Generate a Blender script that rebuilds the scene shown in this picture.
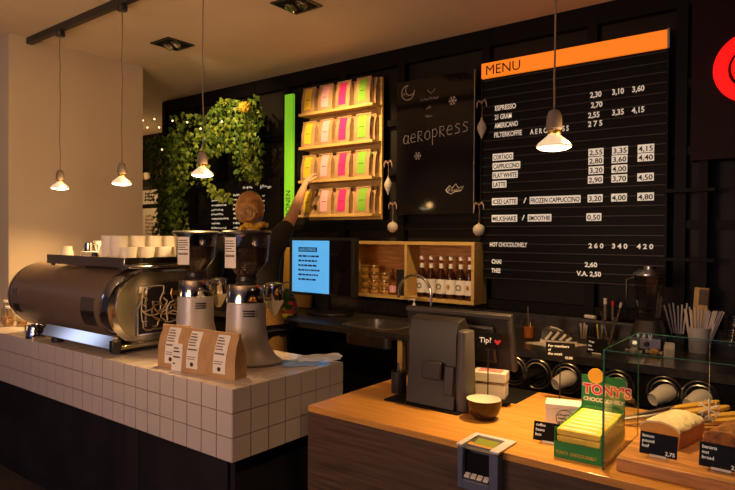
import bpy, bmesh, math, random
from mathutils import Matrix, Vector, Euler
for o in list(bpy.data.objects): bpy.data.objects.remove(o)
SC = bpy.context.scene; COL = SC.collection
PI = math.pi
# ------------------------------------------------------------------ camera
CAMZ = 1.54
yaw, pit, rol = .6543, -.0127, .0071
F = Vector((-math.sin(yaw)*math.cos(pit), math.cos(yaw)*math.cos(pit), math.sin(pit)))
R0 = Vector((math.cos(yaw), math.sin(yaw), 0)); U0 = R0.cross(F)
RR = R0*math.cos(rol)+U0*math.sin(rol); UU = -R0*math.sin(rol)+U0*math.cos(rol)
cd = bpy.data.cameras.new('camera'); cam = bpy.data.objects.new('camera', cd); COL.objects.link(cam)
cd.sensor_width = 36; cd.lens = 600.15/735*36; cd.clip_start = .05
m = Matrix((RR, UU, -F)).transposed().to_4x4(); m.translation = (0, 0, CAMZ); cam.matrix_world = m
SC.camera = cam
# ------------------------------------------------------------------ world, view
w = bpy.data.worlds.new('world'); SC.world = w; w.use_nodes = True
w.node_tree.nodes['Background'].inputs[0].default_value = (.62, .68, 1.0, 1)
w.node_tree.nodes['Background'].inputs[1].default_value = .03
SC.view_settings.view_transform = 'Standard'; SC.view_settings.look = 'None'
SC.view_settings.exposure = 0.0; SC.view_settings.gamma = 1; SC.view_settings.use_curve_mapping = False
WARM = (1, .57, .20)
def light(kind, name, loc, energy, color, target=None, **kw):
    l = bpy.data.lights.new(name, kind); l.energy = energy; l.color = color
    for k, v in kw.items(): setattr(l, k, v)
    o = bpy.data.objects.new(name, l); COL.objects.link(o); o.location = loc
    if target is not None: o.rotation_euler = (Vector(target)-Vector(loc)).to_track_quat('-Z', 'Y').to_euler()
    return o
# daylight through the shop front behind the camera (bluish, weak)
light('AREA', 'shopfront_daylight', (-1.6, -3.2, 1.5), 25, (.48, .50, 1.0), (-2.2, 2, 1.0), shape='RECTANGLE', size=3.2, size_y=2.0)
light('AREA', 'bar_highlight_daylight', (-7.7, -.42, 2.33), 1.3, (.55, .66, 1.0), (-3.3, 1.6, 1.0), shape='RECTANGLE', size=.36, size_y=.5)  # small area light added and sized for the bluish highlight on the front bar
# recessed ceiling spots (the gimbal fixtures in the ceiling, an unseen neighbour in their row, then spots without fixtures)
light('SPOT', 'ceiling_spot_light', (-2.66, 2.69, 2.955), 290, (1, .62, .25), (-3.08, 3.68, 2.16), spot_size=.95, spot_blend=.7, shadow_soft_size=.03)
light('SPOT', 'ceiling_spot_light', (-1.75, 2.69, 2.955), 130, (1, .62, .24), (-2.3, 3.7, 1.30), spot_size=.7, spot_blend=.9, shadow_soft_size=.03)
light('SPOT', 'ceiling_spot_light', (-3.92, 2.69, 2.955), 70, (1, .66, .3), (-4.3, 3.6, 2.5), spot_size=1.2, spot_blend=.8, shadow_soft_size=.03)
light('SPOT', 'ceiling_spot_light', (-1.0, 2.45, 2.955), 60, WARM, (-1.0, 3.42, .95), spot_size=.75, spot_blend=.9, shadow_soft_size=.03)  # added spot without a fixture, brightens the paper and tea below
light('SPOT', 'ceiling_spot_light', (-.35, 1.1, 2.955), 55, WARM, (-.35, 1.95, .95), spot_size=.9, spot_blend=.9, shadow_soft_size=.03)  # unseen spot off the fixture row, brightens the counter's right end
light('SPOT', 'ceiling_spot_light', (-3.2, 1.0, 2.955), 30, WARM, (-4.66, 2.5, 1.5), spot_size=1.5, spot_blend=1, shadow_soft_size=.05)  # unseen spot with no fixture, aimed to brighten the cream wall
# added warm uplight, unseen behind the camera, brightening the ceiling
light('AREA', 'ceiling_fill_uplight', (-1.8, -.6, 1.7), 46, (1, .56, .24), (-2.6, 1.6, 3.2), shape='DISK', size=1.2)
PENDANT_W = 46
# ------------------------------------------------------------------ materials
MATS = {}
def mat(name, col=(.5, .5, .5), rough=.5, metal=0, emit=0, ecol=None, trans=0, ior=1.45, coat=0, noise=None, bump=0, bscale=40, alpha=1, sub=0):
    if name in MATS: return MATS[name]
    m = bpy.data.materials.new(name); MATS[name] = m; m.use_nodes = True
    nt = m.node_tree; b = nt.nodes['Principled BSDF']
    b.inputs['Base Color'].default_value = (*col, 1); b.inputs['Roughness'].default_value = rough
    b.inputs['Metallic'].default_value = metal; b.inputs['IOR'].default_value = ior
    b.inputs['Transmission Weight'].default_value = trans; b.inputs['Coat Weight'].default_value = coat
    if sub: b.inputs['Subsurface Weight'].default_value = sub; b.inputs['Subsurface Scale'].default_value = .02
    if emit: b.inputs['Emission Color'].default_value = (*(ecol or col), 1); b.inputs['Emission Strength'].default_value = emit
    tc = nt.nodes.new('ShaderNodeTexCoord')
    if noise:                      # (scale, amount, stretch)
        sc, am, st = noise
        mp = nt.nodes.new('ShaderNodeMapping'); mp.inputs['Scale'].default_value = st
        n = nt.nodes.new('ShaderNodeTexNoise'); n.inputs['Scale'].default_value = sc; n.inputs['Detail'].default_value = 6
        r = nt.nodes.new('ShaderNodeValToRGB'); r.color_ramp.elements[0].position = .3; r.color_ramp.elements[1].position = .7
        r.color_ramp.elements[0].color = (*[c*(1-am) for c in col], 1); r.color_ramp.elements[1].color = (*[min(1, c*(1+am)) for c in col], 1)
        nt.links.new(tc.outputs['Object'], mp.inputs[0]); nt.links.new(mp.outputs[0], n.inputs[0])
        nt.links.new(n.outputs[0], r.inputs[0]); nt.links.new(r.outputs[0], b.inputs['Base Color'])
    if bump:
        n2 = nt.nodes.new('ShaderNodeTexNoise'); n2.inputs['Scale'].default_value = bscale; n2.inputs['Detail'].default_value = 4
        bp = nt.nodes.new('ShaderNodeBump'); bp.inputs['Strength'].default_value = bump; bp.inputs['Distance'].default_value = .01
        nt.links.new(tc.outputs['Object'], n2.inputs[0]); nt.links.new(n2.outputs[0], bp.inputs['Height']); nt.links.new(bp.outputs[0], b.inputs['Normal'])
    return m
mat('cream_paint', (.60, .51, .40), .85, bump=.05, bscale=60)
mat('ceiling_plaster', (.70, .58, .46), .9, noise=(1.2, .08, (1, 1, 1)))
mat('floor_dark', (.06, .05, .045), .5, noise=(3, .3, (1, 1, 1)))
mat('black_wall', (.012, .010, .009), .6, noise=(3, .3, (1, 1, 1)))
mat('wall_panel', (.020, .017, .014), .45, noise=(2, .4, (1, 1, 1)))
mat('black_frame', (.006, .005, .0045), .5)
mat('black_panel', (.004, .0035, .003), .5)
mat('kick_panel', (.020, .017, .022), .55, noise=(4, .3, (1, 1, 1)))
mat('grout', (.22, .17, .16), .9)
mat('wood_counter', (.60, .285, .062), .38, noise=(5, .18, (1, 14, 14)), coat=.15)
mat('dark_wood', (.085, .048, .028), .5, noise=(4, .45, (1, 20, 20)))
mat('shelf_wood', (.60, .39, .13), .5, noise=(6, .18, (1, 12, 12)))
mat('board_wood', (.60, .28, .09), .42, noise=(7, .35, (1, 10, 10)))
mat('stone_dark', (.035, .031, .028), .28, noise=(30, .5, (1, 1, 1)))
mat('black_matte', (.008, .007, .007), .7)
mat('black_plastic', (.02, .019, .021), .38)
mat('grey_plastic', (.075, .068, .07), .45)
mat('pos_body', (.026, .023, .025), .42)
mat('blue_grey_plastic', (.10, .12, .20), .4)
mat('light_plastic', (.55, .55, .60), .4)
mat('black_gloss', (.010, .008, .007), .06)
mat('chrome', (.75, .73, .70), .12, 1)
mat('steel', (.50, .48, .46), .28, 1)
mat('bronze_panel', (.20, .14, .105), .40, .30)
mat('grinder_grey', (.46, .45, .48), .36, .3)
mat('white_ceramic', (.80, .76, .68), .3)
mat('white_paper', (.78, .75, .72), .7)
mat('white_card', (.74, .70, .68), .6)
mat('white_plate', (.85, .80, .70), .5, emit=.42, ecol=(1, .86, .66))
mat('letter_white', (.88, .84, .76), .6, emit=.30, ecol=(1, .88, .70))  # slight glow put into letters, chalk lines and card text, which are no lamps
mat('chalk', (.62, .60, .56), .9)
mat('ink', (.02, .02, .02), .7)
mat('red_print', (.60, .03, .04), .6)
mat('print_grey', (.16, .14, .14), .7)
mat('kraft', (.44, .27, .13), .75, noise=(14, .14, (1, 1, 1)), bump=.3, bscale=18)
for n, c in (('yellow', (.80, .56, .03)), ('pink', (.82, .42, .50)), ('magenta', (.66, .03, .22)), ('green', (.20, .46, .04))): mat('label_'+n, c, .6)
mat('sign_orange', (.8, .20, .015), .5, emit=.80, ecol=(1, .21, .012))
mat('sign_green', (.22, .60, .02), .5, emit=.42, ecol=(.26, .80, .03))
mat('sign_red', (.9, .0, .0), .5, emit=1.1, ecol=(1, .004, .004))
mat('sign_back', (.016, .004, .005), .5)
mat('screen_blue', (.05, .3, .6), .3, emit=.95, ecol=(.10, .42, .82))
mat('screen_text', (.01, .05, .12), .5)
mat('lcd', (.22, .25, .04), .3, emit=.03, ecol=(.5, .55, .06))
mat('glass', (1, 1, 1), .0, trans=1, ior=1.45)
def thin(name, col, glossy=.08, tint_rough=.0):
    m = bpy.data.materials.new(name); MATS[name] = m; m.use_nodes = True; nt = m.node_tree
    nt.nodes.clear(); o = nt.nodes.new('ShaderNodeOutputMaterial'); mx = nt.nodes.new('ShaderNodeMixShader')
    t = nt.nodes.new('ShaderNodeBsdfTransparent'); t.inputs[0].default_value = (*col, 1)
    g = nt.nodes.new('ShaderNodeBsdfGlossy'); g.inputs['Roughness'].default_value = .02+tint_rough
    fr = nt.nodes.new('ShaderNodeLayerWeight'); fr.inputs[0].default_value = .5
    pw = nt.nodes.new('ShaderNodeMath'); pw.operation = 'POWER'; pw.inputs[1].default_value = 4
    ad = nt.nodes.new('ShaderNodeMath'); ad.operation = 'MULTIPLY_ADD'; ad.inputs[1].default_value = .55; ad.inputs[2].default_value = glossy*.3
    nt.links.new(fr.outputs['Facing'], pw.inputs[0]); nt.links.new(pw.outputs[0], ad.inputs[0]); nt.links.new(ad.outputs[0], mx.inputs[0]); nt.links.new(t.outputs[0], mx.inputs[1]); nt.links.new(g.outputs[0], mx.inputs[2]); nt.links.new(mx.outputs[0], o.inputs[0])
    return m
thin('pane_glass', (.975, .99, .98)); mat('edge_glass', (.05, .20, .12), .15, trans=.3); thin('hopper_glass', (.90, .88, .86), .14); thin('jar_glass', (.93, .91, .87), .14)
thin('bottle_glass', (.75, .62, .52), .14); thin('bulb_glass', (.95, .85, .7), .3)
mat('tea', (.75, .22, .03), .15, trans=.25)
mat('beans', (.035, .015, .008), .45, bump=1.0, bscale=120)
mat('gold_lid', (.80, .60, .25), .3, .9)
mat('preserve', (.50, .28, .08), .4, noise=(60, .6, (1, 1, 1)))
mat('syrup', (.05, .02, .012), .2)
mat('leaf_a', (.10, .20, .022), .45, noise=(4, .5, (1, 1, 1)))
mat('leaf_b', (.27, .36, .035), .45)
mat('stem', (.10, .07, .03), .8)
mat('flower', (.70, .48, .04), .7)
mat('bulb_emit', (1, .8, .5), .4, emit=10, ecol=(1, .78, .50))
mat('slat_edge', (.022, .018, .015), .5)
mat('side_metal', (.42, .38, .26), .22, .85)
mat('fairy_emit', (1, .8, .5), .4, emit=3, ecol=(1, .70, .36))
mat('cord_cloth', (.20, .15, .12), .8)
mat('lamp_socket', (.16, .13, .12), .7)
mat('skin', (.62, .36, .23), .5, sub=.05)
mat('hair', (.36, .18, .055), .40, noise=(22, .45, (1, 1, 1.6)))
mat('tshirt', (.020, .017, .017), .85)
mat('trousers', (.02, .02, .03), .85)
mat('scarf', (.62, .36, .03), .9, noise=(60, .7, (1, 1, 1)))
mat('apron', (.36, .20, .06), .9, noise=(120, .45, (1, 1, 1)))
mat('ochre', (.55, .33, .05), .7)
mat('yellow_cloth', (.85, .75, .05), .8)
mat('blue_cloth', (.25, .42, .75), .8); mat('pale_cloth', (.62, .68, .82), .8)
mat('cake', (.66, .36, .10), .85, bump=.4, bscale=90); mat('icing', (.85, .74, .50), .5, bump=.8, bscale=45)
mat('nut_bread', (.28, .12, .035), .8, noise=(45, .6, (1, 1, 1)), bump=1, bscale=60)
mat('choc_green', (.02, .24, .05), .5); mat('choc_yellow', (.80, .62, .08), .5, noise=(30, .2, (1, 1, 1))); mat('choc_red', (.75, .03, .04), .5); mat('choc_orange', (.95, .50, .02), .5)
mat('choc_cream', (.80, .74, .50), .5); mat('choc_white', (.8, .75, .68), .5); mat('choc_blue', (.10, .16, .40), .5)
mat('pen_red', (.7, .03, .02), .4)
mat('snow', (.75, .72, .68), .8); mat('frost', (.55, .50, .44), .6, bump=.4, bscale=80); mat('ribbon', (.45, .30, .26), .6)
mat('cream_wire', (.60, .50, .34), .5); mat('red_wire', (.55, .06, .02), .5)
mat('brass', (.65, .45, .15), .3, 1)
for n_ in ('black_frame', 'black_panel', 'black_matte', 'black_wall', 'kick_panel', 'wall_panel', 'sign_back'):
    MATS[n_].node_tree.nodes['Principled BSDF'].inputs['Specular IOR Level'].default_value = .14
# square tiles
def tile_mat():
    m = bpy.data.materials.new('tile'); MATS['tile'] = m; m.use_nodes = True; nt = m.node_tree; b = nt.nodes['Principled BSDF']
    b.inputs['Base Color'].default_value = (.56, .50, .50, 1); b.inputs['Roughness'].default_value = .22
tile_mat()
# ------------------------------------------------------------------ helpers
def rot(rx=0, ry=0, rz=0): return Euler((rx, ry, rz)).to_matrix().to_4x4()
def tr(x, y, z): return Matrix.Translation((x, y, z))
class MB:
    def __init__(s): s.bm = bmesh.new(); s.mats = []
    def mi(s, m):
        if m not in s.mats: s.mats.append(m)
        return s.mats.index(m)
    def face(s, vs, mi):
        try: f = s.bm.faces.new(vs); f.material_index = mi; return f
        except ValueError: pass
    def box(s, x0, x1, y0, y1, z0, z1, m, M=None):
        i = s.mi(m); M = M or Matrix()
        v = [s.bm.verts.new(M @ Vector(p)) for p in ((x0, y0, z0), (x1, y0, z0), (x1, y1, z0), (x0, y1, z0), (x0, y0, z1), (x1, y0, z1), (x1, y1, z1), (x0, y1, z1))]
        for q in ((0, 3, 2, 1), (4, 5, 6, 7), (0, 1, 5, 4), (1, 2, 6, 5), (2, 3, 7, 6), (3, 0, 4, 7)): s.face([v[k] for k in q], i)
        return s
    def loft(s, rings, m, cap=True, closed=True):
        i = s.mi(m); R = [[s.bm.verts.new(p) for p in r] for r in rings]; n = len(R[0])
        for a, b in zip(R, R[1:]):
            for k in range(n if closed else n-1): s.face([a[k], a[(k+1) % n], b[(k+1) % n], b[k]], i)
        if cap and closed: s.face(R[0][::-1], i); s.face(R[-1], i)
        return s
    def lathe(s, prof, m, seg=24, M=None, cap=True, sx=1, sy=1, n=2.0):
        M = M or Matrix(); rings = []
        for r, z in prof:
            ring = []
            for k in range(seg):
                a = 2*PI*k/seg; c, d = math.cos(a), math.sin(a)
                if n != 2.0:
                    q = (abs(c)**n+abs(d)**n)**(-1/n); c *= q; d *= q
                ring.append(M @ Vector((r*sx*c, r*sy*d, z)))
            rings.append(ring)
        return s.loft(rings, m, cap)
    def tube(s, pts, r, m, seg=8, cap=True):
        pts = [Vector(p) for p in pts]; n = len(pts); rings = []
        rad = r if isinstance(r, (list, tuple)) else [r]*n
        t0 = (pts[1]-pts[0]).normalized(); up = Vector((0, 0, 1)) if abs(t0.z) < .9 else Vector((1, 0, 0))
        x = t0.cross(up).normalized()
        for k, p in enumerate(pts):
            t = (pts[min(k+1, n-1)]-pts[max(k-1, 0)]).normalized()
            x = (x-t*x.dot(t)).normalized(); y = t.cross(x)
            rings.append([p+(x*math.cos(2*PI*j/seg)+y*math.sin(2*PI*j/seg))*rad[k] for j in range(seg)])
        return s.loft(rings, m, cap)
    def prism(s, poly, d, m, M=None):       # polygon in local XY, extruded by d along local Z
        M = M or Matrix()
        return s.loft([[M @ Vector((x, y, 0)) for x, y in poly], [M @ Vector((x, y, d)) for x, y in poly]], m)
    def sphere(s, c, r, m, seg=16, rings=10, sc=(1, 1, 1)):
        pr = [(math.sin(PI*k/rings)*r+1e-5, -math.cos(PI*k/rings)*r) for k in range(rings+1)]
        return s.lathe(pr, m, seg, tr(*c) @ Matrix.Diagonal((*sc, 1)))
    def build(s, name, parent=None, smooth=True, bevel=0, ang=40, loc=None):
        bmesh.ops.remove_doubles(s.bm, verts=s.bm.verts, dist=1e-6)
        bmesh.ops.recalc_face_normals(s.bm, faces=s.bm.faces)
        me = bpy.data.meshes.new(name); s.bm.to_mesh(me); s.bm.free()
        for n in s.mats: me.materials.append(MATS[n])
        if smooth:
            for p in me.polygons: p.use_smooth = True
            me.set_sharp_from_angle(angle=math.radians(ang))
        o = bpy.data.objects.new(name, me); COL.objects.link(o)
        if parent: o.parent = parent
        if loc: o.location = loc
        if bevel:
            b = o.modifiers.new('bevel', 'BEVEL'); b.width = bevel; b.segments = 2; b.limit_method = 'ANGLE'; b.angle_limit = math.radians(40)
        return o
def tag(o, label=None, cat=None, group=None, kind=None):
    if label: o['label'] = label
    if cat: o['category'] = cat
    if group: o['group'] = group
    if kind: o['kind'] = kind
    return o
def thing(name, loc, label, cat, group=None, rz=0):
    o = bpy.data.objects.new(name, None); COL.objects.link(o); o.location = loc; o.rotation_euler = (0, 0, rz); o.empty_display_size = .05
    return tag(o, label, cat, group)
def kids(o): return [c for c in bpy.data.objects if c.parent == o]
def copy_tree(o, parent=None):
    c = o.copy(); COL.objects.link(c)
    if parent: c.parent = parent
    for ch in kids(o): copy_tree(ch, c)
    return c
def again(o, loc, label, group=None, rz=None):
    c = copy_tree(o); c.location = loc; c['label'] = label
    if group: c['group'] = group
    if rz is not None: c.rotation_euler = (0, 0, rz)
    return c
def struct(mb, name, **k): return tag(mb.build(name, **k), kind='structure')
def text_mesh(body, size, ext=.0005, sx=1, align='LEFT', bold=0):
    c = bpy.data.curves.new('text', 'FONT'); c.body = body; c.size = size; c.extrude = ext; c.align_x = align; c.offset = bold; c.resolution_u = 3
    o = bpy.data.objects.new('text', c); COL.objects.link(o); o.scale = (sx, 1, 1)
    dg = bpy.context.evaluated_depsgraph_get(); me = bpy.data.meshes.new_from_object(o.evaluated_get(dg))
    bpy.data.objects.remove(o); bpy.data.curves.remove(c)
    me.transform(Matrix.Diagonal((sx, 1, 1, 1))); return me
def texts(items, name, parent, m):
    """items: (string, size, matrix, sx, align) joined into one mesh part"""
    bm = bmesh.new()
    for it in items:
        s, size, M = it[:3]; sx = it[3] if len(it) > 3 else 1; al = it[4] if len(it) > 4 else 'LEFT'; bold = it[5] if len(it) > 5 else 0
        me = text_mesh(s, size, sx=sx, align=al, bold=bold); me.transform(M); bm.from_mesh(me); bpy.data.meshes.remove(me)
    me = bpy.data.meshes.new(name); bm.to_mesh(me); bm.free(); me.materials.clear(); me.materials.append(MATS[m])
    for p in me.polygons: p.material_index = 0
    o = bpy.data.objects.new(name, me); COL.objects.link(o)
    if parent: o.parent = parent
    return o
FR = rot(PI/2)                                                # text facing -Y
def scribble(mb, x, z, wd, h, m, rnd, M=None, r=.0016):      # handwriting-like line in local XZ
    M = M or Matrix(); pts = []; n = max(6, int(wd/h*5))
    for k in range(n+1):
        pts.append(M @ Vector((x+wd*k/n+rnd.uniform(-.2, .2)*h, 0, z+h*(.5*(k % 2)+rnd.uniform(-.1, .5)))))
    mb.tube(pts, r, m, 4)

CT = .921; BC = .95; CEIL = 2.982; YW = 3.85
# ================================================================== STRUCTURE
struct(MB().box(-8, 3, -3.5, 5.2, -.05, 0, 'floor_dark'), 'floor', smooth=False)
struct(MB().box(-8, 3, -3.5, 5.2, CEIL, CEIL+.1, 'ceiling_plaster'), 'ceiling', smooth=False)
struct(MB().box(-6.6, -4.665, 1.85, 2.91, 0, CEIL, 'cream_paint'), 'wall_left', smooth=False)
struct(MB().box(-5.70, 3, YW, YW+.1, 0, CEIL, 'wall_panel'), 'wall_back', smooth=False)
struct(MB().box(-8, -5.70, 4.9, 5.0, 0, CEIL, 'black_wall'), 'wall_far', smooth=False)
struct(MB().box(-8.1, -8, -3.5, 5.2, 0, CEIL, 'cream_paint'), 'wall_outer', smooth=False)
struct(MB().box(3, 3.1, -3.5, 5.2, 0, CEIL, 'black_wall'), 'wall_right', smooth=False)
# black framework on the back wall: each bar is a trim
t = 1
struct(MB().box(-5.70, 3, 3.79, YW, 2.86, CEIL, 'black_frame'), 'trim_1', smooth=False)
for zz, hh in ((2.40, .05), (2.02, .05), (1.60, .05), (1.06, .06)):
    t += 1; struct(MB().box(-5.70, 3, 3.80, YW-.001, zz, zz+hh, 'black_frame'), 'trim_%d' % t, smooth=False)
for xx in (-5.70, -5.2, -4.75, -4.3, -3.86, -3.2, -2.62, -1.92, -1.2, -.70, -.36, .05, .6, 1.4, 2.2):
    t += 1; struct(MB().box(xx, xx+.06, 3.785, YW-.002, 0, CEIL-.01, 'black_frame'), 'trim_%d' % t, smooth=False)
# post and ledges right of the menu board
for a in ((-.56, -.52, 3.70, 3.78, BC, 1.98), (-.36, -.30, 3.70, 3.78, BC, 1.98)):
    t += 1; struct(MB().box(*a, 'black_frame'), 'trim_%d' % t, smooth=False)
for zz in (1.80, 1.42):
    t += 1; struct(MB().box(-.74, -.48, 3.66, 3.699, zz, zz+.02, 'black_panel'), 'trim_%d' % t, smooth=False)

# ================================================================== TILED COUNTER
def tiled_counter():
    th = thing('tiled_counter', (-3.3, 1.587, 0), 'long bar counter clad in square white tiles, espresso machine on top', 'counter')
    ox, oy = -3.3, 1.587
    xr = -1.90; xl = -5.2
    g = MB()
    g.box(xl-ox, xr-ox-.006, .006, .262, CT-.300, CT-.006, 'grout'); g.box(-4.66-ox, xr-ox-.006, .262, .694, CT-.300, CT-.006, 'grout')
    g.build('grout_core', th, smooth=False)
    tl = MB(); e = .0025
    def T(x0, x1, y0, y1, z0, z1): tl.box(x0-ox+e*(x1-x0 > .02), x1-ox-e*(x1-x0 > .02), y0-oy+e*(y1-y0 > .02), y1-oy-e*(y1-y0 > .02), z0+e*(z1-z0 > .02), z1-e*(z1-z0 > .02), 'tile')
    for r in range(3):
        z1 = CT-.1*r; z0 = z1-.1
        for k in range(33): T(xr-.1*(k+1), xr-.1*k, 1.587, 1.595, z0, z1)
        for k in range(7): T(xr-.008, xr, 1.587+.1*k, 1.687+.1*k, z0, z1)
        for k in range(27): T(xr-.1*(k+1), xr-.1*k, 2.279, 2.287, z0, z1)
    for i in range(33):
        for j in range(7):
            x1 = xr-.1*i; y0 = 1.587+.1*j
            if x1-.1 < -4.665 and y0 > 1.7: continue
            T(x1-.1, x1, y0, y0+.1, CT-.008, CT)
    tl.build('tile_cladding', th, smooth=False)
    b = MB(); b.box(-4.65-ox, xr-ox-.10, .10, .60, 0, CT-.302, 'kick_panel'); b.build('base_cabinet', th, smooth=False)
    for x0, x1 in ((-4.62, -2.80), (-2.70, -2.03)):
        MB().box(x0-ox, x1-ox, .082, .0995, .08, CT-.31, 'kick_panel').build('front_panel', th, bevel=.003)
    MB().box(-2.80-ox, -2.70-ox, .078, .0995, .0, CT-.31, 'black_plastic').build('post', th)
    return th
tiled_counter()
# ================================================================== WOOD COUNTER
def wood_counter():
    ox, oy = -.5, 1.614
    th = thing('wooden_counter', (ox, oy, 0), 'oak topped service counter with dark wood front where the till stands', 'counter')
    tp = MB()
    poly = [(-1.508, 1.614), (.9, 1.614), (.9, 2.34), (-.918, 2.34), (-.918, 2.115), (-1.25, 2.115), (-1.25, 2.25), (-1.508, 2.25)]
    tp.prism([(x-ox, y-oy) for x, y in poly], .022, 'wood_counter', tr(0, 0, CT-.022)); tp.build('worktop', th, smooth=False, bevel=.0015)
    MB().box(-1.249-ox, -.919-ox, .502, .726, CT-.022, CT-.0005, 'black_matte').build('inset_plate', th, smooth=False)
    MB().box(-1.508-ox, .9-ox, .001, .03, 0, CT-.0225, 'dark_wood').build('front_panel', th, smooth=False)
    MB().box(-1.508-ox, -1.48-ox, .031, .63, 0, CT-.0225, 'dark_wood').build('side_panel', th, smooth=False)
    MB().box(-.90-ox, .88-ox, .031, .70, .05, CT-.0225, 'black_matte').build('carcass', th, smooth=False)
    MB().box(-1.479-ox, -.905-ox, .031, .48, .05, CT-.0225, 'black_matte').build('carcass', th, smooth=False)
wood_counter()
# ================================================================== BACK COUNTER
def back_counter():
    ox, oy = -2.0, 3.03
    th = thing('back_counter', (ox, oy, 0), 'long dark stone back counter below the menu with sink and cup holders', 'counter')
    tp = MB()
    sx0, sx1, sy0, sy1 = -2.62, -2.20, 3.12, 3.48
    for a in ((-4.6, sx0, 3.03, 3.785), (sx1, 1.8, 3.03, 3.785), (sx0, sx1, 3.03, sy0), (sx0, sx1, sy1, 3.785)):
        tp.box(a[0]-ox, a[1]-ox, a[2]-oy, a[3]-oy, BC-.04, BC, 'stone_dark')
    tp.build('worktop', th, smooth=False)
    MB().box(-4.6-ox, 1.8-ox, .725, .754, BC+.001, BC+.10, 'stone_dark').build('splashback', th, smooth=False)
    # basin
    s = MB()
    def rr(x0, x1, y0, y1, z, r, n=5):
        out = []
        for cx, cy, a0 in ((x1-r, y1-r, 0), (x0+r, y1-r, PI/2), (x0+r, y0+r, PI), (x1-r, y0+r, 3*PI/2)):
            for k in range(n+1): a = a0+PI/2*k/n; out.append(Vector((cx+r*math.cos(a), cy+r*math.sin(a), z)))
        return out
    X0, X1, Y0, Y1 = sx0-ox, sx1-ox, sy0-oy, sy1-oy
    s.loft([rr(X0-.015, X1+.015, Y0-.015, Y1+.015, BC+.0005, .08), rr(X0-.012, X1+.012, Y0-.012, Y1+.012, BC+.004, .08), rr(X0+.004, X1-.004, Y0+.004, Y1-.004, BC+.002, .07), rr(X0+.012, X1-.012, Y0+.012, Y1-.012, BC-.13, .06), rr(X0+.05, X1-.05, Y0+.05, Y1-.05, BC-.15, .05)], 'steel', cap=False)
    i = s.mi('steel'); s.face([s.bm.verts.new(p) for p in rr(X0+.05, X1-.05, Y0+.05, Y1-.05, BC-.15, .05)], i)
    s.build('sink_basin', th)
    for a in ((-4.5, -3.0), (-1.95, 1.8)):
        MB().box(a[0]-ox, a[1]-ox, .06, .70, .08, BC-.16 if a[0] > -2 else BC-.041, 'black_matte').build('cabinet', th, smooth=False)
    MB().box(-2.98-ox, -1.97-ox, .42, .70, .08, BC-.20, 'black_matte').build('cabinet', th, smooth=False)
    # fridge front with lid edge at left
    MB().box(-3.55-ox, -3.02-ox, .02, .058, BC-.13, BC-.075, 'black_panel').build('drawer', th, bevel=.003)
    MB().box(-3.55-ox, -3.02-ox, .02, .058, .20, BC-.14, 'black_panel').build('cupboard_door', th, bevel=.003)
    MB().box(-2.10-ox, -2.065-ox, .02, .06, .1, BC-.045, 'shelf_wood').build('upright', th, smooth=False)
    MB().box(-2.03-ox, -2.0-ox, .02, .06, .1, BC-.045, 'steel').build('upright', th, smooth=False)
    # cup holder fascia
    MB().box(-1.45-ox, 1.7-ox, .012, .05, BC-.20, BC-.045, 'black_gloss').build('fascia', th, smooth=False)
    return th
back_counter()
MROT = rot(PI/2)     # local z -> -y
def cup_holder(loc, label, kind):
    th = thing('cup_dispenser', loc, label, 'cup dispenser', 'cup dispensers under the back counter')
    r = MB(); M = tr(0, 0, 0) @ MROT
    r.lathe([(.070, 0), (.0785, 0), (.0795, .008), (.076, .012), (.072, .008), (.070, 0)], 'steel', 40, M, cap=False); r.lathe([(.055, 0), (.062, 0), (.061, .012), (.057, .014), (.055, 0)], 'steel', 40, M, cap=False); r.lathe([(.001, 0), (.071, 0), (.071, .002), (.001, .002)], 'black_matte', 40, M); r.build('ring', th)
    c = MB(); M2 = tr(0, -.004, -.002) @ rot(.30, 0, -.55) @ MROT
    if kind == 'glass':
        for k in range(4): c.lathe([(.040, -.02+.014*k), (.040, -.015+.014*k), (.030, .075+.012*k), (.029, .077+.012*k)], 'jar_glass', 24, M2)
        c.build('plastic_cup_stack', th)
    else:
        for k in range(3): c.lathe([(.041, -.03+.012*k), (.041, -.02+.012*k), (.0295, .050+.012*k), (.0285, .052+.012*k), (.026, .048+.012*k), (.001, .047+.012*k)], 'white_card', 24, M2, cap=False)
        c.build('paper_cup_stack', th)
    return th
cups = [(-1.335, 'glass', 'round cup dispenser with clear cups half hidden behind the till screen'), (-1.20, 'glass', 'round steel cup dispenser holding clear plastic cups beside the till screen'), (-1.045, 'paper', 'round steel cup dispenser with a white paper cup behind the white box'),
        (-.80, 'paper', 'round cup dispenser with paper cups behind the green chocolate carton'), (-.59, 'paper', 'round cup dispenser with paper cup seen through the glass case above the pale cake'), (-.445, 'paper', 'rightmost round cup dispenser, behind the snowflake in the glass case')]
for x, k, l in cups: cup_holder((x, 3.04, .83), l, k)

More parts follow.
